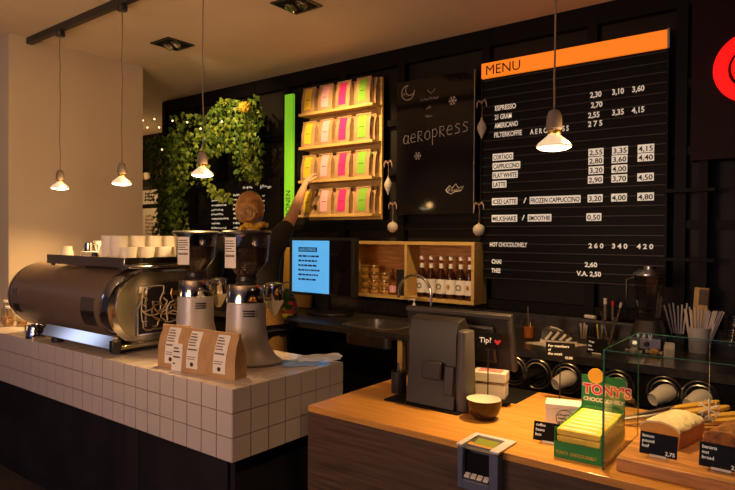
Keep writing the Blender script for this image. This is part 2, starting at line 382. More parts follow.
# ================================================================== MENU BOARD
def menu_board():
    x0, x1, z0, z1 = -1.875, -.735, 1.27, 2.72
    oy = 3.72
    th = thing('menu_board', (x0, oy, z0), 'large black slatted menu board with an orange header and white price letters', 'menu board')
    W = x1-x0; H = z1-z0
    b = MB(); b.box(0, W, .012, .05, 0, H, 'black_panel')
    n = 23; pitch = (2.60-z0)/n
    for k in range(n+1):
        z = k*pitch; b.box(0, W, .0, .0119, z, z+.006, 'slat_edge')
    b.box(-.012, 0, -.004, .05, 0, H-.11, 'black_frame'); b.box(W, W+.012, -.004, .05, 0, H-.11, 'black_frame'); b.build('slatted_panel', th, smooth=False)
    MB().box(-.006, W+.003, -.012, .045, 2.622-z0, 2.722-z0, 'sign_orange').build('header_sign', th, bevel=.002)
    MB().box(W+.004, W+.016, -.014, .045, 2.615-z0, 2.728-z0, 'steel').build('header_end_cap', th)
    def P(X, Z, y=-.0135): return tr(X-x0, y, Z-z0) @ FR
    texts([('MENU', .092, P(-1.852, 2.640), 1.0)], 'lettering', th, 'ink')
    yy = -.001
    def L(s, X, Z, w=None, size=.046):
        me = text_mesh(s, size, bold=.0012); ww = max(v.co.x for v in me.vertices); bpy.data.meshes.remove(me)
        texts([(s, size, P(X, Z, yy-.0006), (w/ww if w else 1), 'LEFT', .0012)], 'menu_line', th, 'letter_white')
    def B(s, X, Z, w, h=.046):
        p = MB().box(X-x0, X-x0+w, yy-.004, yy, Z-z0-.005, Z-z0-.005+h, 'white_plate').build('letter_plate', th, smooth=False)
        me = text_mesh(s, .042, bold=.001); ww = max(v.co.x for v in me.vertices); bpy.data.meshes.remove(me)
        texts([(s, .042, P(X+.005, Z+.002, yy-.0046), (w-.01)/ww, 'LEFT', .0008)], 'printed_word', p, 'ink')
    L('ESPRESSO', -1.784, 2.395, .15); L('21 GRAM', -1.784, 2.335, .12); L('AMERICANO', -1.784, 2.278, .165); L('FILTERKOFFIE', -1.788, 2.216, .197); L('A E R O P R E S S', -1.535, 2.212, .25, .046)
    for s, X, Z in (('2,30', -1.158, 2.397), ('3,10', -1.03, 2.397), ('3,60', -.918, 2.397), ('2,70', -1.152, 2.335), ('2,55', -1.168, 2.275), ('3,35', -1.029, 2.275), ('4,15', -.917, 2.275)): L(s, X, Z, .068)
    L('2 7 5', -1.168, 2.222, .085)
    B('CORTADO', -1.795, 2.065, .145); B('CAPPUCCINO', -1.795, 2.004, .195); B('FLAT WHITE', -1.795, 1.943, .178); B('LATTE', -1.795, 1.883, .10)
    for s, X, Z in (('2,55', -1.162, 2.046), ('3,35', -1.024, 2.046), ('4,15', -.882, 2.046), ('2,80', -1.162, 1.995), ('3,60', -1.026, 1.995), ('4,40', -.882, 1.995), ('3,20', -1.160, 1.938), ('4,00', -1.026, 1.938), ('2,90', -1.164, 1.881), ('3,70', -1.026, 1.881), ('4,50', -.882, 1.881),
                    ('3,20', -1.164, 1.768), ('4,00', -1.026, 1.768), ('4,80', -.880, 1.768), ('0,50', -1.170, 1.655)): B(s, X, Z, .088)
    B('ICED LATTE', -1.797, 1.768, .18); L('/', -1.575, 1.772, .02); B('FROZEN CAPPUCCINO', -1.532, 1.768, .325)
    B('MILKSHAKE', -1.797, 1.655, .18); L('/', -1.585, 1.66, .02); B('SMOOTHIE', -1.544, 1.655, .155)
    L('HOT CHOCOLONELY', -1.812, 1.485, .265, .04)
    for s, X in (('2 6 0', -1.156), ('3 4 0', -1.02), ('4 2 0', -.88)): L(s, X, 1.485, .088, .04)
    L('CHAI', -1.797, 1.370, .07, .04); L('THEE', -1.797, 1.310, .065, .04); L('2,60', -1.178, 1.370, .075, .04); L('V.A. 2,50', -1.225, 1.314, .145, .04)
menu_board()
# ================================================================== RED ROUND SIGN
def red_sign():
    th = thing('illuminated_sign', (.35, 3.66, 1.97), 'black sign panel with a big glowing red ring at the right edge', 'sign')
    MB().box(-.95, .9, 0, .12, 0, 1.0, 'sign_back').build('sign_panel', th, smooth=False)
    c = (-.66, 2.432-1.97)
    M = tr(c[0], -.001, c[1]) @ MROT
    MB().lathe([(.118, 0), (.185, 0), (.185, .02), (.118, .02), (.118, 0)], 'sign_red', 64, M, cap=False).build('ring', th)
    MB().lathe([(.001, 0), (.102, 0), (.102, .02), (.001, .02)], 'sign_red', 48, M).build('disc', th)
    MB().lathe([(.001, .021), (.05, .021), (.05, .026), (.001, .026)], 'sign_back', 48, M).build('inner_disc', th)
red_sign()
# ================================================================== GREEN STRIP SIGN
def green_sign():
    th = thing('vertical_sign', (-3.755, 3.70, 1.70), 'tall narrow lime green sign with dark vertical letters left of the coffee shelf', 'sign')
    MB().box(0, .095, 0, .03, 0, 1.07, 'sign_green').build('sign_panel', th, bevel=.002)
    MB().box(.02, .075, .0305, .084, .05, 1.0, 'black_frame').build('wall_bracket', th)
    texts([('BONEN', .078, tr(.076, -.0012, .015) @ FR @ rot(0, 0, PI/2), .85)], 'lettering', th, 'ink')
green_sign()
# ================================================================== SHELF WITH BAGS
SHX0, SHX1 = -3.49, -2.725
SZ = [2.556, 2.280, 2.004, 1.722]
def bag_shelf():
    th = thing('display_shelf', (SHX0, 3.60, 1.68), 'wooden wall display with four shelves of colourful coffee bags', 'shelf')
    MB().box(.015, -2.722-SHX0, .1205, .14, 0, 2.77-1.68, 'shelf_wood').build('back_panel', th, smooth=False)
    for z in SZ: MB().box(0, SHX1-SHX0, 0, .12, z-.022-1.68, z-1.68, 'shelf_wood').build('shelf_board', th, smooth=False, bevel=.0015)
bag_shelf()
def bag_rings(w, d, h, rnd, off=0.0, xs=None):
    """ring of points for a gusseted, folded-top bag; xs limits x for labels"""
    out = []
    for t_, dd in ((0, 1), (.03, 1.02), (.25, 1.05), (.5, .95), (.72, .62), (.86, .26), (.93, .12), (1, .10)):
        out.append((t_*h, d*dd))
    return out
def make_bag(name, w, d, h, label_mat, label, cat, group, lw=.5, lz=(.10, .93), seed=0):
    rnd = random.Random(seed); th = thing(name, (0, 0, 0), label, cat, group)
    prof = bag_rings(w, d, h, rnd)
    b = MB(); rings = []
    for z, dd in prof:
        k = z/h; ww = w*(1-.03*k)+rnd.uniform(-.003, .003); sh = rnd.uniform(-.003, .003)
        ring = []
        nx = 6
        for i in range(nx+1): x = -ww/2+ww*i/nx; ring.append(Vector((x+sh, -dd/2-(.004 if 0 < i < nx else 0)*(1-k)+0, z)))
        ring.append(Vector((ww/2-.006*(1-k)*(k > .02)+sh, 0, z)))
        for i in range(nx, -1, -1): x = -ww/2+ww*i/nx; ring.append(Vector((x+sh, dd/2, z)))
        ring.append(Vector((-ww/2+.006*(1-k)*(k > .02)+sh, 0, z)))
        rings.append(ring)
    b.loft(rings, 'kraft'); b.build('bag_body', th, ang=60)
    f = MB(); f.box(-w*.47, w*.47, -d*.05-.006, -d*.05-.0045, h*.945, h*.995, 'kraft'); f.build('folded_top', th)
    l = MB(); rr = []
    zs = [lz[0]+(lz[1]-lz[0])*k/10 for k in range(11)]
    def dz(t_):
        for (a, da), (c, dc) in zip(prof, prof[1:]):
            if a <= t_*h <= c: return da+(dc-da)*(t_*h-a)/(c-a)
        return prof[-1][1]
    for t_ in zs:
        y = -dz(t_)/2-.0045*(1-t_)-.0012
        rr.append([Vector((-w*lw/2, y-.0014, t_*h)), Vector((w*lw/2, y-.0014, t_*h)), Vector((w*lw/2, y+.0015, t_*h)), Vector((-w*lw/2, y+.0015, t_*h))])
    l.loft(rr, label_mat); lab = l.build('label', th, smooth=False)
    p = MB()
    if label_mat == 'white_paper':
        for t0, hh, wd in ((.86, .010, .5), (.80, .012, .62), (.74, .010, .7), (.68, .010, .6), (.62, .010, .66), (.52, .014, .86), (.36, .006, .8), (.31, .006, .7), (.20, .03, .16)):
            y = -dz(t0)/2-.0045*(1-t0)-.0012-.0022; sl = 0
            p.box(-w*lw*.42, -w*lw*.42+w*lw*wd*.9 if wd > .2 else w*lw*-.42+.018, y-.0004, y+.0008, t0*h, t0*h+hh*.55*(h/.2), 'print_grey') if wd > .2 else p.lathe([(.001, 0), (.010, 0), (.010, .0012), (.001, .0012)], 'ink', 14, tr(0, y+.0008, t0*h) @ MROT)
    else:
        for t0, hh, wd in ((.48, .004, .6),):
            y = -dz(t0)/2-.0045*(1-t0)-.0030; p.box(-w*lw*.3, w*lw*.3, y-.0008, y+.0012, t0*h, t0*h+hh, 'ink')
    p.build('print', lab, smooth=False)
    return th
cols = [('yellow', -3.390), ('pink', -3.208), ('magenta', -3.025), ('green', -2.828)]
rows = ['top shelf', 'second shelf', 'third shelf', 'bottom shelf']
cname = {'yellow': 'yellow', 'pink': 'pale pink', 'magenta': 'magenta', 'green': 'green'}
rb = random.Random(7)
for ci, (c, X) in enumerate(cols):
    proto = make_bag('coffee_bag', .148, .048, .208, 'label_'+c, '', 'coffee bag', 'coffee bags on the wall shelf', seed=ci)
    first = True
    for r, z in enumerate(SZ):
        for back in (0, 1):
            loc = (X+rb.uniform(-.005, .005)+.012*back, 3.632+.054*back, z+.0005)
            lab = ('kraft coffee bag with %s label at the front of the %s' if not back else 'kraft coffee bag with %s label behind another at the back of the %s') % (cname[c], rows[r])
            if c == 'yellow' and r == 2 and not back: lab = 'yellow labelled coffee bag on the third shelf being touched by the barista'
            rz = rb.uniform(-.04, .04)*(1-back)
            if first: proto.location = loc; proto['label'] = lab; proto.rotation_euler = (0, 0, rz); first = False
            else: again(proto, loc, lab, rz=rz)

# ================================================================== AEROPRESS BOARD
def aero_board():
    th = thing('chalkboard', (-2.585, 3.72, 1.71), 'glossy black board with aeropress written by hand in white chalk', 'chalkboard')
    MB().box(0, .645, 0, .02, 0, .99, 'black_gloss').build('panel', th, bevel=.002)
    MB().box(.646, .652, -.002, .02, .0, .99, 'steel').build('edge_trim', th)
    rnd = random.Random(3)
    # hand lettering, one stroke set per letter (x advance in m)
    L = {'a': [[(.8, .9), (.3, 1), (0, .6), (.1, .1), (.6, .05), (.9, .5)], [(.9, .95), (.85, .3), (1.05, 0)]],
         'e': [[(0, .5), (.9, .6), (.8, .95), (.35, 1), (.0, .55), (.2, .05), (.9, .1)]],
         'R': [[(.1, 0), (.1, 1.1)], [(.1, 1.1), (.7, 1.1), (.8, .75), (.1, .55), (.9, 0)]],
         'o': [[(.5, 1), (.05, .7), (.05, .2), (.5, 0), (.95, .25), (.9, .8), (.5, 1)]],
         'p': [[(.1, 1), (.1, -.7)], [(.1, .9), (.6, 1.05), (.95, .6), (.6, .15), (.1, .2)]],
         's': [[(.9, .95), (.4, 1.05), (.15, .75), (.8, .45), (.8, .1), (.1, 0)]]}
    L['r'] = L['R']
    x = .065; s = .066; mb = MB()
    for i, ch in enumerate('aeRoPRess'):
        k = ch if ch in L else ch.lower()
        up = 0.09*x
        for st in L[k]: mb.tube([(x+px*s*.72, -.001, .518+up+pz*s) for px, pz in st], .0026, 'chalk', 5)
        x += s*.93
    mb.build('aeropress_lettering', th)
    mo = MB(); cx, cz = .10, .905          # crescent moon
    pts = [(cx+.055*math.cos(a), cz+.055*math.sin(a)) for a in [math.radians(120+k*15) for k in range(17)]]
    pts += [(cx+.020+.040*math.cos(a), cz+.018+.040*math.sin(a)) for a in [math.radians(352-k*15) for k in range(17)]]
    mo.tube([(p[0], -.001, p[1]) for p in pts]+[(pts[0][0], -.001, pts[0][1])], .0022, 'chalk', 5)
    scribble(mo, cx-.045, cz-.02, .03, .03, 'chalk', rnd, r=.0012); mo.build('moon_drawing', th)
    for q in ((.21, .825, .15, .022), (.26, .76, .04, .025), (.25, .70, .06, .025)):
        s1 = MB(); scribble(s1, *q, 'chalk', rnd); s1.build('handwriting', th)
    s1 = MB(); s1.tube([(.27, -.001, .90), (.30, -.001, .87), (.335, -.001, .90)], .0018, 'chalk', 4); s1.build('handwriting', th)
    for cx, cz, r in ((.478, .795, .032), (.19, .43, .030)):
        f = MB()
        for k in range(6):
            a = PI*k/3; f.tube([(cx, -.001, cz), (cx+r*math.cos(a), -.001, cz+r*math.sin(a))], .0030, 'chalk', 4)
            f.tube([(cx+r*.9*math.cos(a-.35), -.001, cz+r*.9*math.sin(a-.35)), (cx+r*.6*math.cos(a), -.001, cz+r*.6*math.sin(a)), (cx+r*.9*math.cos(a+.35), -.001, cz+r*.9*math.sin(a+.35))], .002, 'chalk', 4)
        f.build('snowflake_drawing', th)
    f = MB()
    cl = [(.43, .17), (.46, .20), (.48, .18), (.51, .21), (.53, .18), (.57, .19), (.55, .16), (.50, .155), (.47, .14), (.44, .155), (.43, .17)]
    f.tube([(a, -.001, b+.0) for a, b in cl], .003, 'chalk', 4); scribble(f, .45, .155, .09, .03, 'chalk', rnd, r=.0022); f.build('cloud_drawing', th)
aero_board()
# ================================================================== LEFT CHALKBOARD
def chalk_menu():
    th = thing('chalkboard', (-4.84, 3.745, 1.45), 'dark chalkboard with rows of handwriting behind the barista', 'chalkboard')
    MB().box(0, .98, 0, .03, 0, .62, 'black_matte').build('panel', th, bevel=.002)
    rnd = random.Random(5)
    for k in range(9):
        s = MB(); z = .47-k*.044
        scribble(s, .035, z, rnd.uniform(.12, .26), .022, 'letter_white', rnd, r=.0022); scribble(s, .36, z, .09, .024, 'letter_white', rnd, r=.0024); s.build('handwritten_line', th)
    for x in (.50, .74):
        s = MB(); scribble(s, x, .525, .13, .04, 'letter_white', rnd, r=.003); s.build('handwritten_heading', th)
    s = MB()
    for k in range(4): scribble(s, .76, .45-k*.045, .03, .02, 'letter_white', rnd, r=.0018)
    s.build('handwritten_line', th)
chalk_menu()
# ================================================================== ORNAMENTS
def ornament(kind, loc, label, hook=.084):
    th = thing('christmas_ornament', loc, label, 'ornament', 'white ornaments beside the boards')
    b = MB()
    if kind == 'drop': b.lathe([(.001, -.075), (.010, -.055), (.026, -.02), (.032, .0), (.026, .022), (.010, .052), (.003, .062)], 'frost', 16)
    else: b.sphere((0, 0, 0), .040, 'frost', 20, 12)
    b.build('bauble', th)
    t0 = .062 if kind == 'drop' else .04
    MB().lathe([(.007, t0-.002), (.007, t0+.008), (.002, t0+.01)], 'gold_lid', 10).build('cap', th)
    MB().tube([(0, 0, t0+.008), (.002, 0, .12), (-.006, .004, .19)], .0012, 'ribbon', 5).build('string', th)
    MB().tube([(-.005, .003, .186), (-.005, hook, .190)], .0015, 'black_plastic', 5).build('hook', th)
    r = MB()
    for s in (-1, 1): r.tube([(-.004, 0, .165), (s*.022, -.004, .185), (s*.034, -.004, .165), (s*.036, -.002, .135)], [.003, .006, .005, .002], 'ribbon', 6)
    r.build('bow', th)
ornament('drop', (-2.645, 3.70, 1.935), 'white drop ornament hanging between coffee shelf and chalk lettered board')
ornament('round', (-2.60, 3.70, 1.619), 'round white bauble hanging just below the lower right of the coffee shelf')
ornament('drop', (-1.857, 3.674, 2.282), 'white drop ornament hanging left of the price rows near the orange header', .040)
ornament('round', (-1.868, 3.668, 1.596), 'round white bauble hanging above the syrup bottle cabinet end', .046)

# ================================================================== WALL CABINET
def cabinet():
    x0, x1, z0, z1, y0, y1 = -2.925, -1.865, 1.092, 1.512, 3.60, 3.785
    th = thing('wall_cabinet', (x0, y0, z0), 'open two compartment wooden wall box with jars and syrup bottles', 'shelf')
    W, H, D = x1-x0, z1-z0, y1-y0
    MB().box(0, W, 0, D, 0, .022, 'shelf_wood').build('bottom_panel', th, smooth=False); MB().box(0, W, 0, D, H-.022, H, 'shelf_wood').build('top_panel', th, smooth=False)
    for x in (0, W-.022): MB().box(x, x+.022, 0, D, .0222, H-.0222, 'shelf_wood').build('side_panel', th, smooth=False)
    MB().box(.500, .522, 0, D-.012, .0222, H-.0222, 'shelf_wood').build('divider', th, smooth=False)
    MB().box(.0222, W-.0222, D-.011, D, .0222, H-.0222, 'board_wood').build('back_panel', th, smooth=False)
cabinet()
FZ = 1.092+.0225
def jar(loc, label):
    th = thing('preserve_jar', loc, label, 'jar', 'small jars in the wall box')
    MB().lathe([(.034, 0), (.037, .004), (.037, .034), (.033, .040)], 'jar_glass', 20).build('glass_body', th)
    MB().lathe([(.0335, .003), (.0345, .006), (.0345, .030), (.032, .032)], 'preserve', 20).build('contents', th)
    MB().lathe([(.0355, .0385), (.0375, .040), (.0375, .052), (.035, .0535)], 'gold_lid', 20).build('lid', th)
    return th
J = None; names = ['left', 'middle', 'right']
for c, (X, Y, n) in enumerate(((-2.830, 3.66, 4), (-2.730, 3.655, 4), (-2.635, 3.66, 3))):
    for k in range(n):
        loc = (X, Y, FZ+.054*k); lv = ['bottom', 'second from bottom', 'third from bottom', 'top'][k] if k < n-1 else 'topmost'
        l = 'small gold lidded jar, %s of the %s stack in the wall box' % (lv, names[c])
        if J is None: J = jar(loc, l)
        else: again(J, loc, l)
th = thing('vinegar_bottle', (-2.565, 3.66, FZ), 'slim dark bottle with a pink label beside the gold lidded jars', 'bottle')
MB().lathe([(.026, 0), (.028, .01), (.026, .09), (.010, .14), (.009, .19), (.011, .195)], 'bottle_glass', 16).build('glass_body', th)
MB().lathe([(.0285, .02), (.0285, .07)], 'label_pink', 16, cap=False).build('paper_label', th)
tag(MB().box(-.045, .045, -.04, .04, 0, .19, 'black_plastic').build('black_box', bevel=.003, loc=(-2.478, 3.68, FZ)), 'upright black box left of the divider in the wooden wall box', 'box')
def syrup(loc, label, deco):
    th = thing('syrup_bottle', loc, label, 'bottle', 'syrup bottles in the wall box')
    MB().lathe([(.033, 0), (.036, .006), (.036, .155), (.030, .185), (.014, .215), (.0125, .275), (.0145, .278), (.0145, .288)], 'bottle_glass', 20).build('glass_body', th)
    MB().lathe([(.031, .006), (.033, .01), (.033, .150), (.026, .175), (.011, .21), (.010, .24)], 'syrup', 16).build('syrup_fill', th)
    MB().lathe([(.0150, .27), (.0155, .292), (.012, .297)], 'white_card', 16).build('cap', th)
    MB().lathe([(.0155, .212), (.0145, .245)], 'white_card', 16, cap=False).build('neck_label', th)
    l = MB().lathe([(.0368, .035), (.0368, .135)], 'white_paper', 20, cap=False).build('paper_label', th)
    d = MB()
    M = tr(0, -.0375, .085) @ MROT
    if deco == 'ring': d.lathe([(.014, 0), (.020, 0), (.020, .001), (.014, .001), (.014, 0)], 'stem', 20, M, cap=False)
    elif deco == 'leaf': d.prism([(-.012, -.02), (0, -.005), (.014, .02), (.002, .012)], .001, 'stem', M); d.prism([(-.004, -.03), (.014, -.022), (.004, -.012)], .001, 'leaf_a', M)
    else: d.lathe([(.001, 0), (.013, 0), (.001, .002)], 'preserve', 14, M, sy=1.5)
    d.build('label_picture', l)
    return th
SB = ['first', 'second', 'third', 'fourth', 'fifth', 'last']
for k, (X, dk) in enumerate(zip((-2.315, -2.238, -2.155, -2.078, -2.0, -1.930), ('ring', 'leaf', 'ring', 'dot', 'ring', 'dot'))):
    syrup((X, 3.665, FZ), 'dark syrup bottle with white label, %s of six from the divider' % SB[k] if k < 5 else 'syrup bottle with white label against the right end of the wall box', dk)

# ================================================================== TV / ORDER SCREEN
def tv():
    th = thing('monitor', (-3.06, 3.40, BC), 'black monitor with bright blue page on its stand beside the barista', 'monitor')
    MB().box(-.33, .33, 0, .06, .14, .585, 'black_plastic').build('casing', th, bevel=.006)
    MB().box(-.30, .30, -.0015, -.0002, .155, .565, 'black_gloss').build('bezel', th)
    s = MB().box(-.292, .092, -.0035, -.0018, .162, .562, 'screen_blue').build('lit_page', th, smooth=False)
    MB().box(-.225, -.03, -.0042, -.0036, .475, .510, 'screen_text').build('page_heading_bar', s)
    texts([('AEROPRESS', .030, tr(-.218, -.0048, .482) @ FR, 1.15)], 'heading_text', s, 'screen_blue')
    rnd = random.Random(2)
    for k in range(6):
        x = -.225; b = MB()
        while x < -.01-.02*(k % 3):
            wd = rnd.uniform(.012, .04); b.box(x, x+wd, -.0042, -.0036, .435-.036*k, .449-.036*k, 'screen_text'); x += wd+.008
        b.build('paragraph_line', s)
    MB().box(-.06, .06, .02, .055, .03, .139, 'black_plastic').build('neck', th)
    MB().lathe([(.19, 0), (.20, .006), (.195, .02), (.10, .032), (.05, .034)], 'black_plastic', 32, tr(.03, .08, 0), sy=.75).build('base', th)
tv()
# faucet
th = thing('kitchen_tap', (-2.147, 3.52, BC), 'tall arched chrome tap over the sink behind the till', 'tap')
pts = [(0, 0, .03)]+[(0, 0, .12)]+[(-.135+.135*math.cos(a), 0, .195+.135*math.sin(a)) for a in [PI*k/12 for k in range(13)]]+[(-.272, 0, .165)]
MB().tube(pts, .010, 'chrome', 12).build('spout', th); MB().lathe([(.028, 0), (.028, .006), (.019, .012), (.019, .06), (.012, .065)], 'chrome', 20).build('base', th)
MB().tube([(.015, 0, .045), (.05, -.02, .065), (.075, -.03, .08)], .005, 'chrome', 8).build('lever', th)
# soap
th = thing('soap_dispenser', (-2.30, 3.54, BC), 'white pump soap bottle beside the arched tap', 'soap bottle')
MB().lathe([(.026, 0), (.028, .01), (.028, .09), (.012, .11)], 'white_ceramic', 18).build('bottle', th)
MB().lathe([(.012, .11), (.012, .125), (.005, .128), (.005, .15), (.010, .152), (.010, .162)], 'white_card', 14).build('pump', th)
MB().tube([(0, 0, .157), (-.03, -.01, .157), (-.036, -.012, .148)], .004, 'white_card', 8).build('nozzle', th)

# ================================================================== BACK COUNTER ITEMS (right)
def tumbler(loc, label):
    th = thing('iced_tea_glass', loc, label, 'glass')
    MB().lathe([(.030, 0), (.032, .003), (.036, .125), (.034, .125), (.030, .008), (.001, .006)], 'jar_glass', 24, cap=False).build('glass', th)
    MB().lathe([(.0290, .009), (.0315, .075), (.001, .075)], 'tea', 24).build('tea', th)
    MB().tube([(.012, 0, .012), (-.004, .0, .10), (-.010, .002, .19)], .0028, 'cord_cloth', 8).build('straw', th)
tumbler((-1.385, 3.37, BC), 'tall glass of amber iced tea with a straw on the back counter')
tag(MB().prism([(-.16, -.09), (.05, -.15), (.14, .06), (-.03, .14)], .001, 'white_paper').build('paper_sheet', loc=(-1.19, 3.32, BC+.0005)), 'white sheet of paper lying under the black and white shoe', 'paper')
def shoe():
    th = thing('sneaker', (-1.205, 3.34, BC+.002), 'black and white patterned sneaker standing on white paper', 'shoe', rz=.25)
    b = MB(); rings = []
    for k in range(13):
        u = k/12; x = -.085+.19*u; wd = .030*(1-.25*(2*u-1)**2)*(1 if u < .93 else .75); h = .078-.0*u if u < .25 else .078-(u-.25)*.058
        if u < .05: h *= .9
        if u > .9: h = .028
        rings.append([Vector((x, wd*math.cos(a)*(1 if math.sin(a) < .2 else .8), .012+max(0, math.sin(a))*h-(.0 if math.sin(a) >= 0 else 0))) for a in [2*PI*j/16 for j in range(16)]])
    b.loft(rings, 'black_plastic'); b.build('upper', th)
    s = MB(); s.loft([[Vector((p[0], p[1], z)) for p in [(-.09, -.028), (0, -.032), (.07, -.034), (.105, -.02), (.11, 0), (.105, .02), (.07, .034), (0, .032), (-.09, .028), (-.096, 0)]] for z in (0, .016)], 'white_ceramic'); s.build('sole', th)
    for a, c in (((-.06, .02), (-.03, .055)), ((-.025, .02), (.01, .058)), ((.015, .02), (.045, .045)), ((.05, .018), (.075, .03))):
        MB().tube([(a[0], -.0345, a[1]), ((a[0]+c[0])/2, -.033, (a[1]+c[1])/2), (c[0], -.019, c[1]+.004)], .0085, 'white_ceramic', 6).build('stripe', th)
    MB().tube([(-.04, 0, .088), (-.005, 0, .080), (.03, 0, .064)], .006, 'white_ceramic', 6).build('laces', th)
shoe()
# wall rail shelf with pens
th = thing('wall_shelf', (-1.15, 3.64, 1.045), 'thin dark shelf with a steel edge above the right part of the back counter', 'shelf')
MB().box(-.02, .62, 0, .12, 0, .012, 'black_panel').build('board', th); MB().box(-.02, .62, -.006, -.0005, .0, .014, 'grey_plastic').build('edge_rail', th)
tag(MB().lathe([(.012, 0), (.012, .07)], 'white_card', 14, rot(0, PI/2, -.3)).build('white_marker', loc=(-1.16, 3.685, 1.071)), 'stubby white roll lying on the thin dark shelf', 'roll')
def pencup(x, y, z, name, label, cat, colr, h, r=.007, lean=0):
    th = thing(name, (x, y, z), label, cat); MB().tube([(0, 0, 0), (lean*.7, 0, h*.72)], r, colr[0], 10).build('barrel', th)
    MB().tube([(lean*.72, 0, h*.73), (lean, 0, h)], r*1.1, colr[1], 10).build('cap', th)
pencup(-1.045, 3.69, 1.0585, 'marker_pen', 'white capped marker pen standing on the thin dark shelf', 'pen', ('lamp_socket', 'white_card'), .13, .009)
pencup(-1.005, 3.70, 1.0585, 'marker_pen', 'red capped marker pen standing on the thin dark shelf', 'pen', ('lamp_socket', 'pen_red'), .115)
pencup(-.975, 3.69, 1.0585, 'marker_pen', 'grey marker pen leaning right beside the red one', 'pen', ('grey_plastic', 'light_plastic'), .11, .007, .02)
def small_glass(x, y, label, fill):
    th = thing('small_glass', (x, y, BC), label, 'glass'); MB().lathe([(.026, 0), (.034, .075), (.033, .075), (.025, .004), (.001, .003)], 'jar_glass', 20, cap=False).build('glass', th)
    for k in range(5):
        a = k*1.3; MB().tube([(.012*math.cos(a), .012*math.sin(a), .006), (.02*math.cos(a), .02*math.sin(a), .085+.004*k)], .004, fill[k % len(fill)], 6).build('sachet', th)
small_glass(-1.13, 3.56, 'small glass of pale sachets behind the sneaker', ['white_card', 'light_plastic'])
small_glass(-1.04, 3.58, 'small glass of blue and yellow sachets behind the sneaker', ['choc_blue', 'yellow_cloth'])
for k_, (x_, y_, l_) in enumerate(((-.78, 3.26, 'small pale paper wrapped lump on the back counter, left of the white carton'), (-.69, 3.29, 'brown and cream wrapped sweet next to the small white carton'))):
    t_ = thing('wrapped_sweet', (x_, y_, BC), l_, 'sweet'); b_ = MB(); b_.sphere((0, 0, .019), .019, 'white_card' if k_ == 0 else 'cake', 14, 8, (1.3, 1, 1)); b_.build('wrapper', t_)
    for sg in (-1, 1): MB().loft([[Vector((sg*x, y*w_, .019+z*w_)) for y, z in ((-1, -.6), (1, -.6), (1, .6), (-1, .6))] for x, w_ in ((.022, .004), (.040, .014))], 'white_card').build('twist', t_)
t_ = thing('small_carton', (-.62, 3.30, BC), 'little white gabled carton on the back counter seen through the glass case', 'carton')
MB().box(-.025, .025, -.02, .02, 0, .045, 'white_card').build('carton_body', t_, bevel=.002)
MB().loft([[Vector((-.025, -.02, .0453)), Vector((.025, -.02, .0453)), Vector((.025, .02, .0453)), Vector((-.025, .02, .0453))], [Vector((-.022, -.002, .075)), Vector((.022, -.002, .075)), Vector((.022, .002, .075)), Vector((-.022, .002, .075))]], 'white_card').build('gable_top', t_)
# blender
def blender():
    th = thing('blender', (-.745, 3.42, BC), 'countertop blender with clear jug below the menu board', 'blender')
    MB().lathe([(.086, 0), (.09, .01), (.085, .08), (.065, .15), (.06, .165)], 'black_plastic', 32, n=4).build('motor_base', th)
    MB().box(-.075, .075, -.094, -.088, .02, .075, 'steel', rot(-.05)).build('control_panel', th)
    MB().box(-.055, -.038, -.101, -.095, .045, .060, 'fairy_emit').build('power_light', th)
    MB().lathe([(.014, 0), (.012, .012)], 'black_plastic', 16, tr(.012, -.095, .05) @ MROT).build('dial', th)
    MB().lathe([(.050, .17), (.055, .18), (.078, .40), (.075, .40), (.052, .185), (.001, .183)], 'hopper_glass', 8, cap=False).build('jug', th, ang=20)
    MB().tube([(-.072, -.02, .385), (-.105, -.03, .375), (-.105, -.03, .26), (-.066, -.02, .23)], .008, 'black_plastic', 8).build('handle', th)
    MB().lathe([(.080, .401), (.080, .41), (.050, .432), (.03, .434), (.03, .448), (.001, .45)], 'steel', 24).build('lid', th)
blender()
# straw container
th = thing('straw_holder', (-.53, 3.56, BC), 'pale container packed with drinking straws on the back counter', 'container')
MB().lathe([(.048, 0), (.055, .13), (.053, .13), (.046, .006), (.001, .005)], 'light_plastic', 24, cap=False).build('container', th)
rnd = random.Random(4)
for k in range(22):
    x = -.05+.0048*k; MB().tube([(x*.7, rnd.uniform(-.03, .03), .01), (x*1.75+.02, rnd.uniform(-.03, .03), .225+rnd.uniform(-.01, .012))], .0035, 'white_card', 6).build('straw', th)
th = thing('straw_holder', (-.625, 3.56, BC), 'fan of leaning brown straws left of the pale straw container', 'straws')
MB().lathe([(.030, 0), (.034, .09), (.032, .09), (.028, .004), (.001, .004)], 'black_plastic', 18, cap=False).build('container', th)
for k in range(6): MB().tube([(.005*(k-3), 0, .01), (-.075+.022*k, .01*(k % 2), .235+.008*(k % 3))], .0045, 'light_plastic', 6).build('straw', th)
th = thing('paper_cup_stack', (-.40, 3.58, BC), 'leaning stack of cups right of the straw container', 'cups')
for k in range(5): MB().lathe([(.030, .03*k), (.042, .03*k+.085), (.040, .03*k+.085)], 'jar_glass', 20, rot(0, .12, 0)).build('cup', th)
# knife block
th = thing('knife_block', (-.555, 3.69, BC), 'light wooden block standing behind the straws', 'block')
MB().box(-.035, .035, -.03, .03, 0, .33, 'shelf_wood', rot(0, .06, 0)).build('block', th, bevel=.003)
MB().box(-.010, .034, -.032, -.0305, .24, .325, 'dark_wood', rot(0, .06, 0)).build('slot_plate', th)
